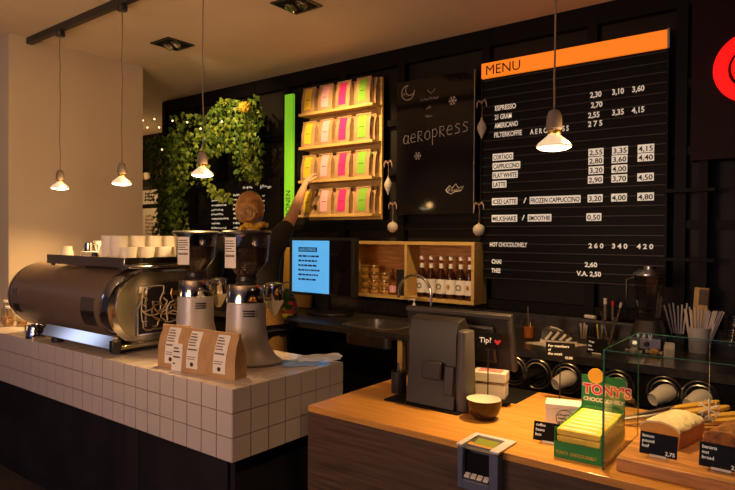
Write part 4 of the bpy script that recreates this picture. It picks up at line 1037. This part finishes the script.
# bags in front of the grinders
B0 = make_bag('coffee_bag', .168, .075, .195, 'white_paper', 'brown paper coffee bag with white label nearest the counter corner', 'coffee bag', 'white labelled coffee bags on the tiled counter', lw=.42, lz=(.10, .97), seed=21)
B0.location = (-2.105, 1.722, CT+.0005); B0.rotation_euler = (0, 0, .16)
again(B0, (-2.278, 1.708, CT+.0005), 'middle brown coffee bag with white label between the other two bags', rz=.14)
again(B0, (-2.455, 1.715, CT+.0005), 'leftmost brown coffee bag with white label next to the espresso machine', rz=.22)
th = thing('label_card', (-2.365, 1.648, CT+.0005), 'small white card propped against the middle coffee bag', 'card', rz=.2)
MB().box(-.030, .030, -.001, .001, 0, .125, 'white_paper', rot(-.08)).build('card', th)
p = MB()
for z, wd in ((.10, .03), (.085, .035), (.06, .04), (.03, .012)): p.box(-.022, -.022+wd, -.0022, -.0012, z, z+.006, 'ink', rot(-.08))
p.build('print', th)
# cloths on the counter end
def folded_cloth(loc, rz, m, w_, d_, label, name='folded_cloth'):
    rnd = random.Random(len(label)); b = MB(); n = 8
    for k in range(3):
        z = .003+.006*k; sh = .01*k
        b.loft([[Vector((-w_/2+w_*i/n+sh*.5, s*d_/2*(1-.05*k), z+zz+.002*math.sin(i*1.7+k))) for s, zz in ((-1, 0), (1, 0), (1, .005), (-1, .005))] for i in range(n+1)], m)
    return tag(b.build(name, loc=loc), label, 'cloth') if not rz else tag(rotz(b.build(name, loc=loc), rz), label, 'cloth')
def rotz(o, a): o.rotation_euler = (0, 0, a); return o
folded_cloth((-2.02, 2.10, CT+.0005), .9, 'blue_cloth', .17, .09, 'blue folded cloth at the right end of the tiled counter')
folded_cloth((-1.96, 2.17, CT+.0215), 1.0, 'pale_cloth', .20, .08, 'pale blue white cloth folded over the blue one on the tiles')
folded_cloth((-3.17, 3.12, BC+.0005), .2, 'yellow_cloth', .11, .08, 'yellow folded cloth on the back counter beside the barista')
# floral pouch
th = thing('floral_pouch', (-3.26, 3.25, BC+.0005), 'green and red flower patterned pouch on the back counter left of the monitor', 'pouch')
b = MB(); b.lathe([(.075, 0), (.085, .01), (.082, .07), (.055, .13), (.02, .165), (.012, .17)], 'floral', 20, sy=.5); 
def floral():
    m = bpy.data.materials.new('floral'); MATS['floral'] = m; m.use_nodes = True; nt = m.node_tree; bs = nt.nodes['Principled BSDF']; bs.inputs['Roughness'].default_value = .85
    v = nt.nodes.new('ShaderNodeTexVoronoi'); v.inputs['Scale'].default_value = 38; tc = nt.nodes.new('ShaderNodeTexCoord'); r = nt.nodes.new('ShaderNodeValToRGB'); r.color_ramp.interpolation = 'CONSTANT'
    e = r.color_ramp.elements; e[0].position = 0; e[0].color = (.03, .10, .03, 1); e[1].position = .3; e[1].color = (.45, .03, .03, 1)
    for p_, c_ in ((.45, (.05, .22, .05, 1)), (.62, (.45, .30, .06, 1)), (.78, (.55, .08, .10, 1))): x = e.new(p_); x.color = c_
    sp = nt.nodes.new('ShaderNodeSeparateColor'); nt.links.new(tc.outputs['Object'], v.inputs['Vector']); nt.links.new(v.outputs['Color'], sp.inputs[0]); nt.links.new(sp.outputs[0], r.inputs[0]); nt.links.new(r.outputs[0], bs.inputs['Base Color'])
floral(); b.build('pouch_body', th)
th.scale = (1.25, 1.1, 1.15)
MB().tube([(-.03, 0, .165), (-.04, 0, .20), (.0, 0, .215), (.04, 0, .20), (.03, 0, .165)], .004, 'choc_green', 6).build('drawstring', th)
# ochre board behind the barista
tag(MB().box(-.17, .17, -.01, .01, 0, .50, 'ochre', rot(-.06)).build('ochre_board', bevel=.012, loc=(-3.52, 3.62, BC+.0005)), 'ochre yellow board leaning on the wall between barista and monitor', 'board')

# ================================================================== PENDANTS AND TRACK
def track():
    th = thing('lighting_track', (-3.2, 1.99, CEIL), 'black lighting track mounted on the ceiling at top left', 'lighting track')
    MB().box(-1.47, 3.6, -.021, .021, -.046, -.0005, 'black_plastic').build('rail', th, bevel=.003)
track()
def pendant(x, y, zb, label):
    th = thing('pendant_lamp', (x, y, zb), label, 'pendant lamp', 'bare reflector bulbs on cloth cords')
    top = CEIL-.048-zb
    MB().lathe([(.030, top-.030), (.032, top-.026), (.032, top-.001)], 'black_plastic', 18).build('track_adapter', th)
    rnd = random.Random(int(-x*100)); pts = [(0, 0, .122)]+[(rnd.uniform(-.0035, .0035), rnd.uniform(-.003, .003), .122+(top-.152)*k/9) for k in range(1, 9)]+[(0, 0, top-.030)]
    MB().tube(pts, .0034, 'cord_cloth', 8).build('cord', th)
    MB().lathe([(.007, .128), (.018, .122), (.025, .102), (.027, .064), (.023, .059)], 'lamp_socket', 24).build('socket', th)
    MB().lathe([(.0215, .0585), (.0225, .056), (.0225, .046), (.020, .0435)], 'brass', 24).build('screw_cap', th)
    b = MB(); b.lathe([(.020, .0433), (.027, .036), (.052, .015), (.058, .006), (.056, .0)], 'chrome_bulb', 32, cap=False); b.build('bulb_reflector', th)
    MB().lathe([(.0548, .0), (.045, -.006), (.025, -.010), (.001, -.011)], 'bulb_emit', 32, cap=False).build('bulb_face', th)
    l = light('SPOT', 'bulb_light', (0, 0, -.02), PENDANT_W, WARM, spot_size=2.3, spot_blend=.9, shadow_soft_size=.045); l.parent = th
    l3 = light('SPOT', 'bulb_beam', (0, 0, -.02), 34, (1, .62, .22), spot_size=1.25, spot_blend=1, shadow_soft_size=.045); l3.parent = th
    l2 = light('POINT', 'bulb_glow', (0, 0, .09), .9, WARM, shadow_soft_size=.03); l2.parent = th; l2.location = (.06, 0, .03)
mat('chrome_bulb', (.70, .60, .48), .25, .7, emit=.7, ecol=(1, .72, .42))
pendant(-4.195, 1.99, 1.862, 'leftmost hanging bulb in front of the cream wall')
pendant(-3.415, 1.99, 1.855, 'second hanging bulb from the left, above the espresso machine cups')
pendant(-2.63, 1.99, 1.862, 'hanging bulb in front of the ivy above the coffee grinders')
pendant(-.737, 1.99, 1.847, 'hanging bulb in front of the menu board over the wooden counter')
# ceiling downlights
def downlight(x, y, label):
    th = thing('recessed_downlight', (x, y, CEIL), label, 'ceiling light', 'square recessed ceiling lights')
    f = MB(); a, b_ = .115, .098
    for q in ((-a, a, -a, -b_), (-a, a, b_, a), (-a, -b_, -b_, b_), (b_, a, -b_, b_)): f.box(q[0], q[1], q[2], q[3], -.008, -.0005, 'black_plastic')
    f.build('frame', th); MB().box(-b_, b_, -b_, b_, -.003, -.0008, 'black_matte').build('recess', th)
    for dx in (-.048, .048):
        M = tr(dx, 0, -.004) @ rot(-.45, .3, 0)
        MB().lathe([(.034, -.022), (.038, -.020), (.038, .0), (.020, .002)], 'steel', 20, M, cap=False).build('gimbal_ring', th)
        MB().lathe([(.001, -.018), (.030, -.018), (.030, -.014), (.001, -.014)], 'chrome', 20, M).build('lamp_lens', th)
downlight(-3.92, 2.69, 'square black ceiling light recess left of the ivy cord')
downlight(-2.63, 2.69, 'square black ceiling light recess at top centre above the coffee shelf')

# ================================================================== IVY
def leaf_cloud(name, pts_fn, n, parent, seed, size=(.022, .042), mixb=.4):
    rnd = random.Random(seed); mb = MB(); ia = mb.mi('leaf_a'); ib = mb.mi('leaf_b')
    shape = [(0, -.1), (.42, -.05), (.55, .28), (.26, .42), (0, 1.0), (-.26, .42), (-.55, .28), (-.42, -.05)]
    for _ in range(n):
        p = pts_fn(rnd); s = rnd.uniform(*size)
        M = tr(*p) @ rot(rnd.uniform(-.9, .9)+PI/2+.3, rnd.uniform(-.8, .8), rnd.uniform(-1.2, 1.2)) @ rot(0, 0, rnd.uniform(2.2, 4.1))
        vs = [mb.bm.verts.new(M @ Vector((x*s, y*s, -.12*s*abs(x)*2))) for x, y in shape]; c = mb.bm.verts.new(M @ Vector((0, .15*s, .08*s)))
        i = ib if rnd.random() < mixb else ia
        for k in range(8): mb.face([c, vs[k], vs[(k+1) % 8]], i)
    o = mb.build(name, parent, ang=80); return o
def vines(parent, lines):
    mb = MB()
    for l in lines: mb.tube(l, .0035, 'stem', 5)
    return mb.build('stems', parent)
# shelf plank that carries the garland
tag(MB().box(-5.6, -4.05, 3.60, 3.784, 2.47, 2.50, 'black_frame').build('plant_shelf', bevel=.002), 'dark shelf plank high on the wall carrying the ivy', 'shelf')
th = thing('ivy_plant', (-4.42, 3.62, 2.50), 'lush ivy garland lit yellow green spilling off the high shelf', 'plant')
def f1(r):
    x = r.triangular(-.75, .62, .1); top = .22+.05*math.sin(x*9)-.15*abs(x)**2; bot = -.30-.18*math.sin(x*7+1)**2
    if -.15 < x < .30: bot = -.22
    z = top-(top-bot)*r.random()**1.2; return (x, -.02-.16*r.random()-.05*(z < 0), z)
leaf_cloud('foliage', f1, 1150, th, 1, (.028, .052))
def f1b(r):
    t_ = r.random(); return (.30+.24*r.random(), -.04-.14*r.random(), .20-.70*t_+.04*r.random())
leaf_cloud('foliage', f1b, 300, th, 9, (.032, .052))
vines(th, [[(-.6, -.08, .1), (-.2, -.12, .15), (.3, -.1, .12), (.5, -.1, -.1), (.5, -.1, -.45)], [(.1, -.1, .1), (-.15, -.16, -.1), (-.2, -.16, -.4)]])
th = thing('ivy_plant', (-5.27, 3.60, 2.50), 'dense ivy column hanging down at the left end of the black wall', 'plant')
def f2(r):
    t_ = r.random(); z = .05-1.02*t_; w_ = .40-.30*min(1, t_*1.5)**.8+.02*math.sin(t_*14)+.12*t_; return (r.uniform(-w_, w_)*.9+.06*t_, r.uniform(-.14, .06), z)
leaf_cloud('foliage', f2, 1300, th, 2, (.034, .058), .25)
vines(th, [[(0, 0, .0), (.05, -.03, -.4), (-.05, -.02, -.95)], [(-.2, 0, .0), (-.15, -.03, -.5), (-.1, -.02, -.85)], [(.2, 0, 0), (.22, -.02, -.4), (.1, 0, -.8)]])
th = thing('ivy_plant', (-4.60, 3.50, 2.35), 'thin trailing ivy strand curving down to the right behind the bulb', 'plant')
S = [(0, 0, 0), (.02, -.02, -.15), (.06, -.02, -.30), (.16, -.02, -.40), (.28, -.02, -.45), (.38, -.02, -.47)]
def f3(r):
    t_ = r.random()*4.999; i = int(t_); f_ = t_-i; a, b_ = S[i], S[i+1]; return tuple(a[k]+(b_[k]-a[k])*f_+r.uniform(-.035, .035) for k in range(3))
leaf_cloud('foliage', f3, 90, th, 3, (.04, .065), .85); vines(th, [S])
th = thing('ivy_plant', (-4.02, 3.50, 2.35), 'short ivy tendril hanging at the right end of the garland', 'plant')
S2 = [(0, 0, 0), (.02, -.01, -.12), (-.01, -.01, -.24), (.02, -.01, -.33)]
def f4(r):
    t_ = r.random()*2.999; i = int(t_); f_ = t_-i; a, b_ = S2[i], S2[i+1]; return tuple(a[k]+(b_[k]-a[k])*f_+r.uniform(-.02, .02) for k in range(3))
leaf_cloud('foliage', f4, 45, th, 4, (.022, .035), .5); vines(th, [S2])
th = thing('yellow_flower', (-3.96, 3.42, 2.64), 'round yellow flower head sticking out of the ivy top', 'flower')
b = MB(); b.sphere((0, 0, 0), .052, 'flower', 14, 10, (1, .7, .8)); b.build('flower_head', th)
rnd = random.Random(8); b = MB()
for k in range(60):
    a, e_ = rnd.uniform(0, 6.28), rnd.uniform(-1.2, 1.4); d = Vector((math.cos(a)*math.cos(e_), math.sin(a)*math.cos(e_)*.7, math.sin(e_)*.8)); b.tube([d*.045, d*.066], [.010, .004], 'flower', 5)
b.build('petals', th); MB().tube([(0, .01, -.04), (-.03, .06, -.20)], .004, 'stem', 6).build('stalk', th)
# fairy lights
th = thing('fairy_lights', (-5.5, 3.42, 2.5), 'string of tiny warm fairy lights draped through the ivy', 'fairy lights')
FL = [(-.36, 0, .18), (-.30, 0, .10), (-.24, 0, .14), (-.15, 0, .16), (-.06, .0, .17), (.02, 0, .20), (.10, 0, .12), (.22, 0, .19), (.30, .0, .10), (.52, 0, .14), (.75, 0, .10), (.95, 0, .02), (1.25, 0, .05), (-.05, 0, -.30), (.35, 0, -.12)]
MB().tube([(x, y+.01, z+.012) for x, y, z in FL[:13]], .0015, 'black_plastic', 4).build('wire', th)
for p_ in FL: MB().sphere(p_, .009, 'fairy_emit', 10, 6).build('bulb', th)
# things in the passage at far left
th = thing('poster', (-7.88, 4.865, 1.45), 'pale framed poster with a faint red print beyond the cream wall', 'poster')
MB().box(0, .50, 0, .03, 0, .48, 'white_card').build('sheet', th); p = MB(); rnd = random.Random(6)
for k in range(6): scribble(p, .16, .10+.05*k, .2, .04, 'ribbon', rnd, tr(0, -.002, 0), r=.006)
p.build('print', th)
th = thing('picture_frame', (-7.88, 4.865, 1.99), 'small white picture with dark scribbles above the passage poster', 'picture')
MB().box(0, .46, 0, .03, 0, .20, 'white_card').build('sheet', th); p = MB()
for k in range(3): scribble(p, .14, .04+.045*k, .24, .04, 'ink', rnd, tr(0, -.002, 0), r=.006)
p.build('print', th)
th = thing('wall_shelf', (-7.95, 4.64, 2.20), 'dark shelf with small pots above the passage pictures', 'shelf')
MB().box(0, .75, 0, .25, 0, .10, 'black_frame').build('board', th)
th = thing('small_pots', (-7.75, 4.74, 2.301), 'cluster of small amber lit pots on the passage shelf', 'pots')
for k, dx in enumerate((0, .14, .28)): MB().lathe([(.04, 0), (.055, .10), (.05, .11)], 'ochre' if k % 2 else 'white_card', 14, tr(dx, 0, 0)).build('pot', th)
light('POINT', 'passage_fill_light', (-7.3, 4.1, 2.1), 14, WARM, shadow_soft_size=.08)  # added point light with no lamp to it, brightens the passage posters

# ================================================================== BARISTA
def skin_mesh(nodes, edges, mats, name, parent, root=0, lev=2):
    me = bpy.data.meshes.new(name); me.from_pydata([n[0] for n in nodes], edges, []); o = bpy.data.objects.new(name, me); COL.objects.link(o)
    sk = o.modifiers.new('skin', 'SKIN'); sk.use_smooth_shade = True; sk.branch_smoothing = .5
    for i, n in enumerate(nodes):
        r = n[1]; me.skin_vertices[0].data[i].radius = (r, r) if not isinstance(r, tuple) else r
    me.skin_vertices[0].data[root].use_root = True
    sb = o.modifiers.new('subsurf', 'SUBSURF'); sb.levels = lev; sb.render_levels = lev
    dg = bpy.context.evaluated_depsgraph_get(); em = bpy.data.meshes.new_from_object(o.evaluated_get(dg)); bpy.data.objects.remove(o)
    return em
def barista():
    bx, by = -3.13, 2.70
    th = thing('person', (bx, by, 0), 'barista seen from behind in a black T-shirt reaching up to a yellow labelled coffee bag', 'person')
    def W(x, y, z): return (x-bx, y-by, z)
    S1 = W(-2.95, 2.88, 1.54); E1 = W(-3.10, 3.14, 1.695); Wr = W(-3.256, 3.43, 1.942)
    SL = W(-3.34, 2.66, 1.50); EL = W(-3.46, 2.72, 1.22); WL = W(-3.36, 2.90, 1.05)
    nk = W(-3.10, 2.76, 1.575)
    nodes = [(W(-2.99, 2.72, 1.02), (.165, .12)), (W(-2.99, 2.73, 1.17), (.140, .11)), (W(-3.03, 2.75, 1.35), (.170, .12)), (W(-3.09, 2.77, 1.48), (.14, .09)), (nk, .058), (W(-3.12, 2.755, 1.64), .054),
             (S1, .060), (tuple((Vector(S1)+Vector(E1))/2), .050), (E1, .043), (tuple(Vector(E1).lerp(Vector(Wr), .45)), .040), (Wr, .026),
             (SL, .060), (EL, .042), (WL, .028),
             (W(-3.08, 2.70, .90), .095), (W(-3.13, 2.70, .50), .060), (W(-3.16, 2.69, .08), .040), (W(-3.16, 2.80, .035), .035),
             (W(-2.90, 2.70, .90), .095), (W(-2.90, 2.72, .50), .060), (W(-2.92, 2.70, .08), .040), (W(-2.92, 2.81, .035), .035)]
    ed = [(0, 1), (1, 2), (2, 3), (3, 4), (4, 5), (3, 6), (6, 7), (7, 8), (8, 9), (9, 10), (3, 11), (11, 12), (12, 13), (0, 14), (14, 15), (15, 16), (16, 17), (0, 18), (18, 19), (19, 20), (20, 21)]
    em = skin_mesh(nodes, ed, None, 'body', None)
    bm = bmesh.new(); bm.from_mesh(em)
    # hands
    def hand(wr, d, side, up, s=1.0, curl=.25):
        d = Vector(d).normalized(); side = Vector(side); side = (side-d*side.dot(d)).normalized(); n = d.cross(side).normalized(); wr = Vector(wr)
        nod = [(tuple(wr-d*.02), .024), (tuple(wr+d*.035), (.030, .018)), (tuple(wr+d*.075), (.034, .017))]; e = [(0, 1), (1, 2)]
        m_ = skin_mesh(nod, e, None, 'hand', None, lev=2); bm.from_mesh(m_)
        for off, ln, sp in ((-.030, .062, -.16), (-.010, .074, -.05), (.010, .080, .04), (.029, .072, .13)):
            b0 = wr+d*.070+side*off; dd = (d+side*sp).normalized(); p1 = b0+dd*ln*.45+n*curl*.010; p2 = p1+dd*ln*.32+n*curl*.03; p3 = p2+dd*ln*.25+n*curl*.045
            bm.from_mesh(skin_mesh([(tuple(b0-dd*.02), .0095), (tuple(p1), .0092), (tuple(p2), .0082), (tuple(p3), .0068)], [(0, 1), (1, 2), (2, 3)], None, 'f', None, lev=1))
        b0 = wr+d*.025+side*.022; p1 = b0+side*.032+d*.018+n*.006; p2 = p1+side*.016+d*.030+n*.010; p3 = p2+d*.022+side*.004+n*.008
        bm.from_mesh(skin_mesh([(tuple(b0), .012), (tuple(p1), .0115), (tuple(p2), .0095), (tuple(p3), .0075)], [(0, 1), (1, 2), (2, 3)], None, 'f', None, lev=1))
    hd = Vector(W(-3.27, 3.53, 2.07))-Vector(Wr)
    hand(Wr, hd, (1, 0, .35), 1, curl=.5); hand(WL, (.3, .8, -.5), (1, 0, 0), 1)
    # head
    hc = Vector(W(-3.125, 2.755, 1.722)); face_dir = Vector((-.80, .75, .10)).normalized()
    R_ = Matrix((Vector((face_dir.y, -face_dir.x, 0)).normalized(), face_dir, Vector((0, 0, 1)))).transposed().to_4x4()   # local: x right, y face
    HM = tr(*hc) @ R_
    hb = MB(); rings = []
    for k in range(17):
        t_ = k/16; z = -.125+.235*t_; r = math.sqrt(max(.0004, 1-((z-.0)/.1255)**2)); 
        jaw = .78+.22*min(1, (z+.125)/.11)
        ring = []
        for j in range(24):
            a = 2*PI*j/24; x = .074*r*jaw*math.cos(a); y = (.094 if math.sin(a) < 0 else .086+.006*(z < -.05))*r*math.sin(a)*(jaw if math.sin(a) < 0 else 1)
            ring.append(HM @ Vector((x, y, z)))
        rings.append(ring)
    hb.loft(rings, 'skin')
    hb.loft([[HM @ Vector((x*s, y, z)) for x, z in ((-.012, -.028), (.012, -.028), (.007, .02), (-.007, .02))] for y, s in ((.075, 1.2), (.100, .6))], 'skin')      # nose
    for s in (-1, 1):
        hb.sphere(tuple(HM @ Vector((s*.075, -.004, -.01))), .020, 'skin', 10, 8, (.45, .8, 1.3))
    hb.tube([HM @ Vector((-.022, .086, -.062)), HM @ Vector((0, .091, -.060)), HM @ Vector((.022, .086, -.062))], .005, 'skin', 6)
    hm = bpy.data.meshes.new('h'); bmesh.ops.recalc_face_normals(hb.bm, faces=hb.bm.faces); hb.bm.to_mesh(hm); bm.from_mesh(hm)
    me = bpy.data.meshes.new('body'); bm.to_mesh(me); me.materials.clear(); me.materials.append(MATS['skin'])
    for p in me.polygons: p.use_smooth = True; p.material_index = 0
    bo = bpy.data.objects.new('body', me); COL.objects.link(bo); bo.parent = th
    for s in (-1, 1): MB().sphere(tuple(HM @ Vector((s*.030, .080, .005))), .011, 'white_ceramic', 10, 8).build('eye', th)
    # hair: cap + twisted bun low at the back
    h = MB(); rings = []
    for k in range(15):
        t_ = k/14; z = -.085+.21*t_; r = math.sqrt(max(.0006, 1-((z-.0)/.127)**2)); ring = []
        for j in range(32):
            a = 2*PI*j/32; fr = math.sin(a); x = .094*r*math.cos(a)*(1.03+.014*math.sin(j*3+k*1.1)); y = (.112 if fr < 0 else (.094 if z > .045 else .03))*r*fr*(1.03+.014*math.sin(j*2.3+k))
            ring.append(HM @ Vector((x, y-.002, z+.004)))
        rings.append(ring)
    h.loft(rings, 'hair'); ho = h.build('hair', th, ang=80)
    bn = MB(); pts = []
    for k in range(40):
        t_ = k/39; a = 2*PI*2.4*t_; r = .052*(1-t_)**.7+.004; pts.append(HM @ Vector((.0+r*math.cos(a)-.006, -.094-.016*t_, -.015+r*math.sin(a)*1.0)))
    bn.tube(pts, [.019-.005*k/39 for k in range(40)], 'hair', 8); bn.build('hair_bun', ho, ang=80)
    # clothes: grown from the same skeleton, slightly larger
    def garment(ids, extra, m, name, trims=None):
        idx = {i: k for k, i in enumerate(ids)}
        nn = []
        for i in ids:
            r = trims.get(i, nodes[i][1]) if trims else nodes[i][1]; r = tuple(v+extra for v in r) if isinstance(r, tuple) else r+extra
            nn.append((nodes[i][0], r))
        ee = [(idx[a], idx[b]) for a, b in ed if a in idx and b in idx]
        g = skin_mesh(nn, ee, None, name, None); g.materials.clear(); g.materials.append(MATS[m])
        for p in g.polygons: p.use_smooth = True
        o = bpy.data.objects.new(name, g); COL.objects.link(o); o.parent = th; return o
    garment([0, 1, 2, 3, 6, 7, 11, 12], .016, 'tshirt', 't_shirt', {7: .052, 12: .046, 3: (.15, .095)})
    garment([0, 14, 15, 16, 18, 19, 20], .014, 'trousers', 'trousers')
    for x in (-3.16, -2.92): MB().loft([[Vector((x-bx+sx*wd, 2.66-by+y, z)) for sx, z in ((-1, 0), (1, 0), (.8, hh), (-.8, hh))] for y, wd, hh in ((0, .035, .09), (.08, .042, .10), (.20, .045, .06), (.25, .03, .04))], 'black_plastic').build('shoe', th, bevel=.01)
    # yellow scarf / collar
    s = MB(); pts = []
    for k in range(13):
        a = PI*.95+1.15*PI*k/12; pts.append(Vector(nk)+Vector((.105*math.cos(a)+.01, .075*math.sin(a), .028+.012*math.sin(k*1.3)+.012*math.cos(a))))
    s.tube(pts, [.018+.004*math.sin(k*2.1) for k in range(13)], 'scarf', 8); s.build('scarf', th)
    # apron: wraps around the hips, open at the back
    ap = MB(); rr = []
    for z, k_ in ((1.10, .82), (1.02, .92), (.85, 1.10), (.62, 1.18)):
        o_ = [Vector((.14+.185*k_*math.cos(a), .02+.150*k_*math.sin(a), z)) for a in [-.75+ (PI+1.35)*j/20 for j in range(21)]]; i_ = [Vector((.14+(v.x-.14)*.97, .02+(v.y-.02)*.97, z)) for v in o_[::-1]]
        rr.append(o_+i_)
    ap.loft(rr, 'apron'); ap.build('apron', th)
    MB().tube([Vector((.14+.155*math.cos(a), .02+.127*math.sin(a), 1.097)) for a in [2*PI*j/24 for j in range(25)]], .007, 'ochre', 6).build('apron_tie', th)
barista()
